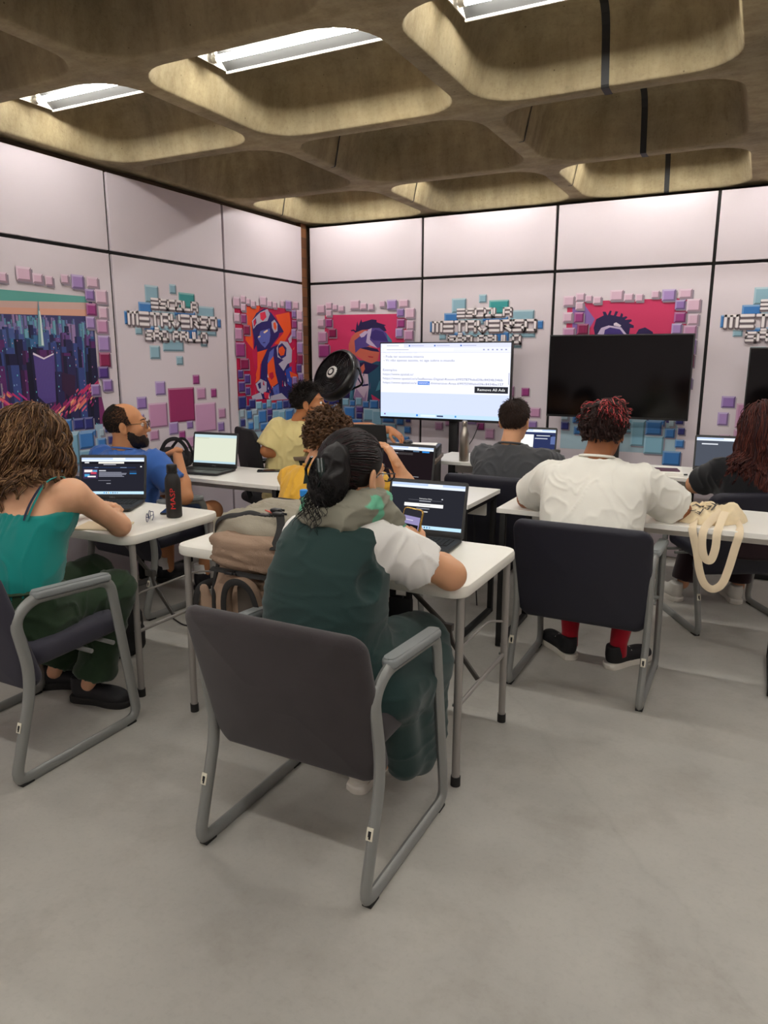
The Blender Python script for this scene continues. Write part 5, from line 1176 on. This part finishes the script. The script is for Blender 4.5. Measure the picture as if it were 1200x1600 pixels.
# -- woman in the teal top, left
hd = Head((-2.50, 1.885, 1.155), -.10, -.22, 0, 1.05); nb = (-2.475, 1.86, 1.02)
RS, RE, RW = (-2.275, 1.865, .965), (-2.325, 2.115, .785), (-2.545, 2.265, .785)
LS, LE, LW_ = (-2.665, 1.865, .965), (-2.80, 2.11, .79), (-2.74, 2.33, .79)
tw_ = person('seated woman in teal strap top with long curly brown hair, arm on the table', (-2.46, 1.74), SK_P, hd, nb,
             [torso([(-2.46, 1.70, .44, .19, .14), (-2.46, 1.71, .58, .160, .115), (-2.462, 1.75, .74, .158, .112), (-2.466, 1.81, .88, .180, .112), (-2.47, 1.845, .97, .160, .085), (-2.475, 1.855, 1.03, .07, .055)])]
             + [ell((-2.30, 1.86, .962), (.066, .062, .062)), ell((-2.64, 1.86, .962), (.066, .062, .062))]+arm(RS, RE, RW, .98)+arm(LS, LE, LW_, .98)
             + leg((-2.37, 1.76, .50), (-2.37, 2.10, .50), (-2.46, 2.00, .09), .85)+leg((-2.55, 1.76, .50), (-2.60, 2.18, .50), (-2.70, 2.02, .09), .9),
             [hand(RW, (-.62, .74, .02), (0, 0, -1), 1, .42, .95), hand(LW_, (.4, .9, 0), (0, 0, -1), 1, .4, .95)])
eyes(tw_, hd, hmat('brown', '#4a3122'))
mteal = fabric('teal', '#14857f', .3)
cloth('teal_top', [torso([(-2.46, 1.70, .60, .178, .135), (-2.462, 1.725, .68, .182, .132), (-2.464, 1.76, .78, .178, .130), (-2.466, 1.81, .86, .190, .126), (-2.467, 1.83, .90, .192, .122)], e=.008)], .0075, mteal, tw_, .02, (.008, 11, (1, 1, .6), 11))
def onb(p): return tuple(np.array(p)-np.array(org(tw_)))
for s in (-1, 1):
    MB().tube(spline([onb((-2.467+s*.115, 1.708, .885)), onb((-2.468+s*.125, 1.745, .955)), onb((-2.468+s*.128, 1.80, 1.018)), onb((-2.468+s*.125, 1.88, 1.02)), onb((-2.468+s*.11, 1.955, .92))], 6), (.0065, .0018), 8, up=(0, -1, .6)).build('strap', mteal, tw_)
    MB().tube(spline([onb((-2.467+s*.098, 1.706, .885)), onb((-2.468+s*.108, 1.742, .953)), onb((-2.468+s*.118, 1.80, 1.015)), onb((-2.468+s*.12, 1.87, 1.018))], 6), (.007, .0016), 8, up=(0, -1, .6)).build('bra_strap', mat('strap_navy', '#1c2340', .7), tw_)
mpan = fabric('olive_green', '#2c3f2b')
cloth('trousers', [torso([(-2.46, 1.70, .43, .205, .16), (-2.46, 1.70, .55, .195, .15), (-2.46, 1.705, .64, .178, .138)], e=.02), cone((-2.37, 1.75, .50), (-2.37, 2.10, .505), .10, .078, k=.06), cone((-2.55, 1.75, .50), (-2.60, 2.18, .51), .105, .085, k=.06),
      cone((-2.37, 2.10, .50), (-2.44, 2.02, .13), .076, .085, cut=2, k=.05), cone((-2.60, 2.18, .50), (-2.69, 2.03, .13), .083, .088, cut=2, k=.05)], .009, mpan, tw_, .03, (.010, 11, (1, 1, 1), 5))
MB().tube([tuple(np.array((-2.46+.182*math.cos(a), 1.705+.142*math.sin(a), .632))-np.array(org(tw_))) for a in np.linspace(0, 2*PI, 30, endpoint=False)], (.016, .006), 8, closed=True).build('waistband', mpan, tw_)
shoe(tw_, (-2.55, 2.0), -1.35, m_shb, m_solb, .27); shoe(tw_, (-2.80, 2.0), -1.0, m_shb, m_solb, .27)
hb = [hmat('brown_curl', '#60432d'), hmat('chestnut', '#77553a'), hmat('umber_curl', '#4a3324'), hmat('honey', '#93704c')]
hair(tw_, hd, 330, front_ok(.35, -.78), .27, 28, hb, 5, .26, (0, -.5, -.7), .30, .0115, 2.6, r=(.0021, .0013), jit=.20, clump=(10, .0055), lift=1.10, coll=[((-2.467, 1.82, .93), (.19, .125, .13))])
for q, rr in (((-2.616, 2.352, .790), .011), ((-2.625, 2.352, .792), .011)):
    pass

# -- bearded man in the blue t-shirt
hd = Head((-3.245, 3.06, 1.085), -.92, .02, 0, 1.08); nb = (-3.265, 3.04, .94)
RS, RE, RW = (-3.05, 3.06, .885), (-2.90, 3.13, .685), (-3.005, 3.20, .935)
LS, LE, LW_ = (-3.47, 3.06, .885), (-3.55, 3.28, .70), (-3.36, 3.42, .76)
stb = [(-3.27, 3.02, .44, .18, .15), (-3.27, 3.02, .60, .175, .14), (-3.265, 3.03, .74, .19, .14), (-3.262, 3.045, .86, .19, .12), (-3.262, 3.045, .92, .13, .09), (-3.262, 3.045, .96, .06, .055)]
bm_ = person('bearded balding man in blue t-shirt resting his chin hand, seen from behind', (-3.27, 3.05), SK_M, hd, nb,
             [torso(stb)]+arm(RS, RE, RW, 1.05)+arm(LS, LE, LW_, 1.05)+leg((-3.17, 3.10, .50), (-3.02, 3.50, .52), (-3.10, 3.48, .09))+leg((-3.37, 3.10, .50), (-3.42, 3.5, .52), (-3.42, 3.50, .09)),
             [hand(RW, (-.85, .10, -.22), (-.15, .1, -.98), -1, .30, .95), hand(LW_, (.7, .7, -.1), (0, 0, -1), 1, .4)], nr=.06)
eyes(bm_, hd, hmat('black', '#17110f')); lips(bm_, hd)
mblue = fabric('blue', '#3f68b2')
def tee(p, m, st, sl, sd, res=.008, grow=.016, kk=.04, neck=None, amp=.009, sc=13):
    pr = [torso([(x, y, z, w+grow, d+grow) for x, y, z, w, d in st]+[(*neck, .080, .072)], e=.010)]
    for a, b, ra, rb in sl: pr.append(cone(a, b, ra, rb, cut=2, k=kk))
    o = cloth('t_shirt', pr, res, m, p, .03, (amp, sc, (1, .8, .6), sd))
    MB().tube([tuple(np.array((neck[0]+.071*math.cos(a), neck[1]+.064*math.sin(a), neck[2]+.004+.012*math.sin(a)*-1))-np.array(org(p))) for a in np.linspace(0, 2*PI, 28, endpoint=False)], (.011, .0065), 8, closed=True).build('collar', m, p)
    return o
def lerp(a, b, t): return tuple(np.array(a)*(1-t)+np.array(b)*t)
tee(bm_, mblue, [q for q in stb if .5 < q[2] < .95], [(RS, lerp(RS, RE, .62), .075, .078), (LS, lerp(LS, LE, .62), .075, .078)], 4, neck=(-3.262, 3.045, .950))
cloth('shorts', [torso([(-3.27, 3.02, .43, .19, .16), (-3.27, 3.02, .58, .185, .15)], e=.02), cone((-3.17, 3.10, .50), (-3.06, 3.42, .52), .10, .085, cut=2, k=.05), cone((-3.37, 3.10, .50), (-3.41, 3.42, .52), .10, .085, cut=2, k=.05)], .010, fabric('denim', '#24324c'), bm_, .03, (.006, 9, (1, 1, 1), 2))
for hx, hy, yw in ((-3.11, 3.42, -.25), (-3.44, 3.44, .1)):
    shoe(bm_, (hx, hy), yw, m_shb, m_solb)
    MB().tube([tuple(np.array((hx+.005, hy+.04, z))-np.array(org(bm_))) for z in (.09, .14, .17)], [.042, .041, .043], 14).build('sock', m_tee, bm_)
kb_ = [hmat('black', '#17110f'), hmat('dark', '#241a15')]
def bald(n):
    x, y, z = n.T; return (z < .80-.30*y) & (z > -.66) & (y < .42-.3*z) & ~((np.abs(x) > .7) & (z < -.25) & (y > -.1))
hair(bm_, hd, 11000, bald, .0065, 3, [hmat('dark', '#33251d')], 8, .35, (0, -.4, -.9), .1, r=(.0007, .0005), lift=.990, cap=False)
bp_ = [hd.e((0, .028, -.038), (.0635, .069, .083)), hd.e((0, .057, -.079), (.045, .042, .039)), hd.e((0, .084, -.097), (.025, .020, .022), k=.02)]
f = lambda q: hd.R @ np.array(q, float)
V, Q = implicit(bp_, .0045, .022, cutters=[(hd.w((0, .06, -.040)), f((0, .30, 1))), (hd.w((0, .02, 0)), f((0, -1, .35)))], sub=[hd.e((0, .105, -.060), (.024, .02, .011))])
soft('beard', [(V, Q)], kb_[1], bm_, org(bm_), wr=(.004, 60, (1, 1, 1), 3))
wear_glasses(bm_, hd, mat('frame_metal', '#6e5a44', .3, .6))

# -- man in the cream t-shirt at the corner
hd = Head((-2.815, 4.33, 1.155), -1.15, .02, 0, 1.06); nb = (-2.885, 4.32, 1.035)
RS, RE, RW = (-2.965, 4.175, .985), (-3.02, 4.10, .835), (-2.845, 4.215, .845)
LS, LE, LW_ = (-2.83, 4.50, .985), (-2.56, 4.62, .965), (-2.33, 4.655, .965)
sti = [(-2.99, 4.30, .44, .19, .16), (-2.99, 4.30, .60, .185, .155), (-2.965, 4.31, .76, .185, .145), (-2.92, 4.325, .92, .19, .12), (-2.90, 4.33, 1.0, .14, .09), (-2.89, 4.33, 1.04, .06, .055)]
im = person('man in cream t-shirt with short black hair seated sideways by the fan', (-2.97, 4.32), SK_T, hd, nb,
            [torso(sti, -1.08)]+arm(RS, RE, RW)+arm(LS, LE, LW_)+leg((-2.90, 4.20, .50), (-2.56, 4.22, .52), (-2.55, 4.20, .09), .9)+leg((-2.85, 4.42, .50), (-2.53, 4.44, .52), (-2.52, 4.44, .09), .9),
            [hand(RW, (.95, .22, -.06), (0, 0, -1), 1, .3), hand(LW_, (.82, -.12, -.42), (-.1, 0, -1), -1, .45)])
eyes(im, hd, hmat('black', '#17110f')); lips(im, hd)
mcr = fabric('cream', '#d8c78c')
pr = [torso([(x, y, z, w+.022, d+.022) for x, y, z, w, d in sti if z < 1.02]+[(-2.887, 4.33, 1.035, .08, .074)], -1.08, e=.015), cone(RS, lerp(RS, RE, .85), .078, .088, cut=2, k=.04), cone(LS, lerp(LS, LE, .62), .078, .085, cut=2, k=.04)]
cloth('t_shirt', pr, .008, mcr, im, .03, (.010, 12, (1, 1, .6), 3))
cloth('trousers', [torso([(-2.99, 4.30, .43, .19, .16), (-2.99, 4.30, .58, .19, .155)], -1.08, e=.02)]+[cone((-2.90, 4.20, .50), (-2.56, 4.22, .52), .10, .08, k=.05), cone((-2.85, 4.42, .50), (-2.53, 4.44, .52), .10, .08, k=.05), cone((-2.56, 4.22, .52), (-2.55, 4.20, .12), .08, .07, k=.05), cone((-2.53, 4.44, .52), (-2.52, 4.44, .12), .08, .07, k=.05)], .012, fabric('black', '#1c1b1e'), im, .03)
shoe(im, (-2.58, 4.20), -1.5, m_shb, m_solb); shoe(im, (-2.55, 4.44), -1.4, m_shb, m_solb)
hair(im, hd, 1500, front_ok(.52, -.5), lambda q: .022+.035*max(0, q[2]), 7, kb_, 11, .5, lambda q: np.array((.3*q[0], .2, -.5+.6*q[2])), .05, .004, 1.2, r=(.0017, .0009), jit=.35)

# -- person in the yellow shirt
hd = Head((-1.925, 3.13, 1.062), -.10, -.30, .10, 1.06); nb = (-1.955, 3.07, .945)
RS, RE, RW = (-1.78, 3.11, .865), (-1.60, 3.42, .785), (-1.655, 3.36, .945)
LS, LE, LW_ = (-2.13, 3.10, .855), (-2.19, 3.40, .785), (-1.98, 3.50, .785)
sty = [(-1.93, 2.99, .44, .17, .14), (-1.94, 3.00, .60, .165, .13), (-1.95, 3.04, .76, .175, .13), (-1.955, 3.075, .86, .17, .11), (-1.955, 3.085, .91, .12, .08), (-1.955, 3.085, .95, .055, .05)]
yp = person('person in yellow shirt with short curly brown hair, hand raised, behind the woman in green', (-1.93, 3.05), SK_L, hd, nb,
            [torso(sty)]+arm(RS, RE, RW)+arm(LS, LE, LW_)+leg((-1.84, 3.05, .50), (-1.80, 3.44, .52), (-1.80, 3.42, .09), .9)+leg((-2.02, 3.05, .50), (-2.05, 3.44, .52), (-2.05, 3.42, .09), .9),
            [hand(RW, (-.55, .10, .80), (-.7, -.1, -.5), -1, .6, .95), hand(LW_, (.7, .7, 0), (0, 0, -1), 1, .3, .95)])
eyes(yp, hd, hmat('brown', '#4a3122'))
tee(yp, fabric('yellow', '#dca83a'), [q for q in sty if .5 < q[2] < .93], [(RS, lerp(RS, RE, .6), .070, .072), (LS, lerp(LS, LE, .6), .070, .072)], 8, neck=(-1.955, 3.08, .935))
cloth('trousers', [torso([(-1.93, 2.99, .43, .18, .15), (-1.93, 2.99, .58, .175, .14)], e=.02)]+[cone((-1.84, 3.05, .50), (-1.80, 3.44, .52), .095, .075, k=.05), cone((-2.02, 3.05, .50), (-2.05, 3.44, .52), .095, .075, k=.05), cone((-1.80, 3.44, .52), (-1.80, 3.42, .12), .075, .065, k=.05), cone((-2.05, 3.44, .52), (-2.05, 3.42, .12), .075, .065, k=.05)], .012, fabric('black', '#1c1b1e'), yp, .03)
shoe(yp, (-1.80, 3.37), 0, m_shb, m_solb); shoe(yp, (-2.05, 3.37), 0, m_shb, m_solb)
hair(yp, hd, 380, front_ok(.40, -.68), lambda q: .045+.020*max(0, q[2]), 12, [hb[0], hb[1], hb[2]], 21, .6, (0, -.5, -.5), .06, .0075, 1.6, r=(.0018, .0011), jit=.35, clump=(8, .004))

# -- man in the grey t-shirt
hd = Head((-1.352, 4.44, 1.083), -.02, -.12, 0, 1.08); nb = (-1.36, 4.40, .955)
RS, RE, RW = (-1.17, 4.42, .855), (-1.10, 4.68, .775), (-1.28, 4.85, .78)
LS, LE, LW_ = (-1.55, 4.42, .855), (-1.64, 4.68, .775), (-1.50, 4.86, .78)
stg = [(-1.36, 4.33, .44, .18, .14), (-1.36, 4.33, .60, .175, .135), (-1.36, 4.36, .74, .20, .14), (-1.36, 4.39, .84, .205, .12), (-1.36, 4.40, .905, .15, .085), (-1.36, 4.40, .95, .06, .055)]
gm = person('man in dark grey t-shirt with short dark hair, seen from behind before the lit screen', (-1.36, 4.37), SK_L, hd, nb,
            [torso(stg)]+arm(RS, RE, RW)+arm(LS, LE, LW_)+leg((-1.27, 4.40, .50), (-1.24, 4.8, .52), (-1.24, 4.78, .09))+leg((-1.45, 4.40, .50), (-1.48, 4.8, .52), (-1.48, 4.78, .09)),
            [hand(RW, (-.6, .6, -.02), (0, 0, -1), 1, .35), hand(LW_, (.4, .6, -.02), (0, 0, -1), 1, .35)])
eyes(gm, hd, kb_[0])
tee(gm, fabric('dark_grey', '#46474a'), [q for q in stg if .5 < q[2] < .93], [(RS, lerp(RS, RE, .7), .075, .078), (LS, lerp(LS, LE, .7), .075, .078)], 15, neck=(-1.36, 4.40, .945), amp=.009)
cloth('trousers', [torso([(-1.36, 4.33, .43, .19, .15), (-1.36, 4.33, .58, .185, .145)], e=.02)]+[cone((-1.27, 4.40, .50), (-1.24, 4.8, .52), .10, .08, k=.05), cone((-1.45, 4.40, .50), (-1.48, 4.8, .52), .10, .08, k=.05), cone((-1.24, 4.8, .52), (-1.24, 4.78, .12), .08, .07, k=.05), cone((-1.48, 4.8, .52), (-1.48, 4.78, .12), .08, .07, k=.05)], .012, fabric('black', '#1c1b1e'), gm, .03)
shoe(gm, (-1.24, 4.73), 0, m_shb, m_solb); shoe(gm, (-1.48, 4.73), 0, m_shb, m_solb)
hair(gm, hd, 2600, front_ok(.45, -.80), lambda q: .018+.024*max(0, q[2]+.25), 7, [hmat('espresso', '#2b1d17'), hmat('umber', '#3a261b')], 31, .12, lambda q: np.array((.4*q[0]+.3, -.2, -.7+.3*q[2])), .05, .001, 1, r=(.0016, .0008), jit=.16)

# -- person in the white t-shirt with red tipped hair
hd = Head((-.622, 3.43, 1.148), -.06, -.18, 0, 1.10); nb = (-.632, 3.37, 1.035)
RS, RE, RW = (-.435, 3.385, .925), (-.275, 3.535, .785), (-.43, 3.68, .785)
LS, LE, LW_ = (-.835, 3.385, .915), (-.985, 3.50, .785), (-.80, 3.66, .785)
stw = [(-.62, 3.24, .44, .20, .15), (-.62, 3.245, .60, .19, .145), (-.625, 3.29, .76, .205, .145), (-.632, 3.345, .90, .215, .125), (-.634, 3.375, .985, .165, .09), (-.634, 3.38, 1.035, .06, .055)]
wm = person('person in white t-shirt with red tipped hair and red socks, leaning on the table', (-.62, 3.30), SK_D, hd, nb,
            [torso(stw)]+arm(RS, RE, RW, 1.12)+arm(LS, LE, LW_, 1.12)+leg((-.52, 3.30, .50), (-.44, 3.66, .52), (-.49, 3.46, .10))+leg((-.72, 3.30, .50), (-.79, 3.66, .52), (-.73, 3.48, .10)),
            [hand(RW, (-.8, .5, 0), (0, 0, -1), 1, .3), hand(LW_, (.8, .5, 0), (0, 0, -1), 1, .3)])
eyes(wm, hd, kb_[0])
tee(wm, fabric('cotton_white', '#e9e6dc'), [q for q in stw if .5 < q[2] < 1.02], [(RS, lerp(RS, RE, .86), .088, .094), (LS, lerp(LS, LE, .80), .088, .092)], 12, res=.0065, grow=.020, neck=(-.634, 3.375, 1.030), amp=.0066, sc=15)
cloth('shorts', [torso([(-.62, 3.24, .43, .205, .16), (-.62, 3.24, .58, .205, .16)], e=.02), cone((-.52, 3.30, .50), (-.45, 3.60, .52), .105, .09, cut=2, k=.05), cone((-.72, 3.30, .50), (-.78, 3.60, .52), .105, .09, cut=2, k=.05)], .011, fabric('black', '#1c1b1e'), wm, .03)
mred = fabric('red_sock', '#a8182a')
for a, k_ in (((-.49, 3.46), (-.455, 3.60)), ((-.73, 3.48), (-.77, 3.60))):
    MB().tube([tuple(np.array(q)-np.array(org(wm))) for q in ((a[0], a[1], .06), (a[0], a[1], .13), (a[0]*.8+k_[0]*.2, a[1]*.75+k_[1]*.25, .22), (a[0]*.6+k_[0]*.4, a[1]*.5+k_[1]*.5, .32))], [.042, .041, .050, .058], 16).build('sock', mred, wm)
shoe(wm, (-.525, 3.415), -.60, m_shb, m_solw, .28); shoe(wm, (-.705, 3.435), .75, m_shb, m_solw, .28)
hr = [hmat('dark_root', '#2a1a18'), hmat('brown_root', '#3d2420'), hmat('red_tip', '#c23a45'), hmat('coral_tip', '#d9605f')]
def tips(n, rs):
    x, y, z = n.T; pr = np.clip((z-.30)*.50+np.maximum(x, 0)*.25*(z > 0), 0, .36); return np.where(rs.uniform(size=len(n)) < pr, rs.randint(2, 4, len(n)), rs.randint(0, 2, len(n)))
hair(wm, hd, 520, front_ok(.40, -.80), lambda q: .036+.036*max(0, q[2]+.05), 12, hr, 41, .24, lambda q: np.array((q[0]*1.1+.25, q[1]*.9+.2, -.35)), .07, .0075, .8, r=(.0016, .0011), jit=.20, mix=tips, clump=(7, .004))

# -- woman with long dark red hair, right
yw = .42; hd = Head((.030, 4.40, 1.105), yw, -.10, 0, 1.10); nb = (.055, 4.37, .975)
RS, RE, RW = (.235, 4.45, .865), (.26, 4.72, .775), (.06, 4.86, .78)
LS, LE, LW_ = (-.145, 4.33, .865), (-.275, 4.47, .765), (-.26, 4.72, .775)
st8 = [(.06, 4.32, .44, .21, .16), (.06, 4.32, .60, .20, .15), (.055, 4.345, .74, .205, .15), (.05, 4.37, .86, .20, .125), (.05, 4.375, .92, .14, .09), (.05, 4.375, .965, .06, .055)]
rw_ = person('woman in black top with long dark red hair at the right edge', (.06, 4.34), SK_L, hd, nb,
             [torso(st8, yw)]+arm(RS, RE, RW, 1.1)+arm(LS, LE, LW_, 1.15)+leg((-.03, 4.37, .50), (-.23, 4.72, .52), (-.31, 4.70, .10))+leg((.15, 4.44, .50), (.0, 4.80, .52), (.0, 4.80, .10)),
             [hand(RW, (-.6, .6, 0), (0, 0, -1), 1, .3), hand(LW_, (.1, .9, 0), (0, 0, -1), 1, .3)])
eyes(rw_, hd, kb_[0])
pr = [torso([(x, y, z, w+.018, d+.018) for x, y, z, w, d in st8 if .5 < z < .95], yw, e=.015), cone(RS, lerp(RS, RE, .7), .082, .080, cut=2, k=.04), cone(LS, lerp(LS, LE, .78), .082, .080, cut=2, k=.04)]
cloth('black_top', pr, .0085, fabric('jet', '#141417'), rw_, .03, (.006, 10, (1, 1, .7), 6))
cloth('trousers', [torso([(.06, 4.32, .43, .21, .165), (.06, 4.32, .58, .21, .16)], yw, e=.02)]+[cone((-.03, 4.37, .50), (-.23, 4.72, .52), .105, .085, k=.05), cone((.15, 4.44, .50), (.0, 4.80, .52), .105, .085, k=.05), cone((-.23, 4.72, .52), (-.31, 4.69, .13), .085, .07, cut=2, k=.05), cone((.0, 4.80, .52), (.0, 4.80, .13), .085, .07, cut=2, k=.05)], .011, fabric('wine_dark', '#2a1a1e'), rw_, .03)
shoe(rw_, (-.32, 4.63), .75, m_shw, m_solw, .27); shoe(rw_, (.0, 4.74), .3, m_shw, m_solw, .27)
h8 = [hmat('mahogany', '#472019'), hmat('auburn', '#632d22'), hmat('oxblood', '#351618')]
hair(rw_, hd, 300, lambda n: front_ok(.62, -.78)(n) | ((n[:, 1] < .1) & (np.abs(n[:, 0]) > .6) & (n[:, 2] > -.4)), .40, 24, h8, 51, .12, lambda q: np.array((q[0]*.9, -.5+q[1]*.3, -.6)), .32, .006, 2.6, r=(.0021, .0013), jit=.12, clump=(9, .006), lift=1.06, coll=[((.05, 4.365, .80), (.225, .155, .21)), (hd.w((0, .075, -.03)), (.088, .092, .14))])
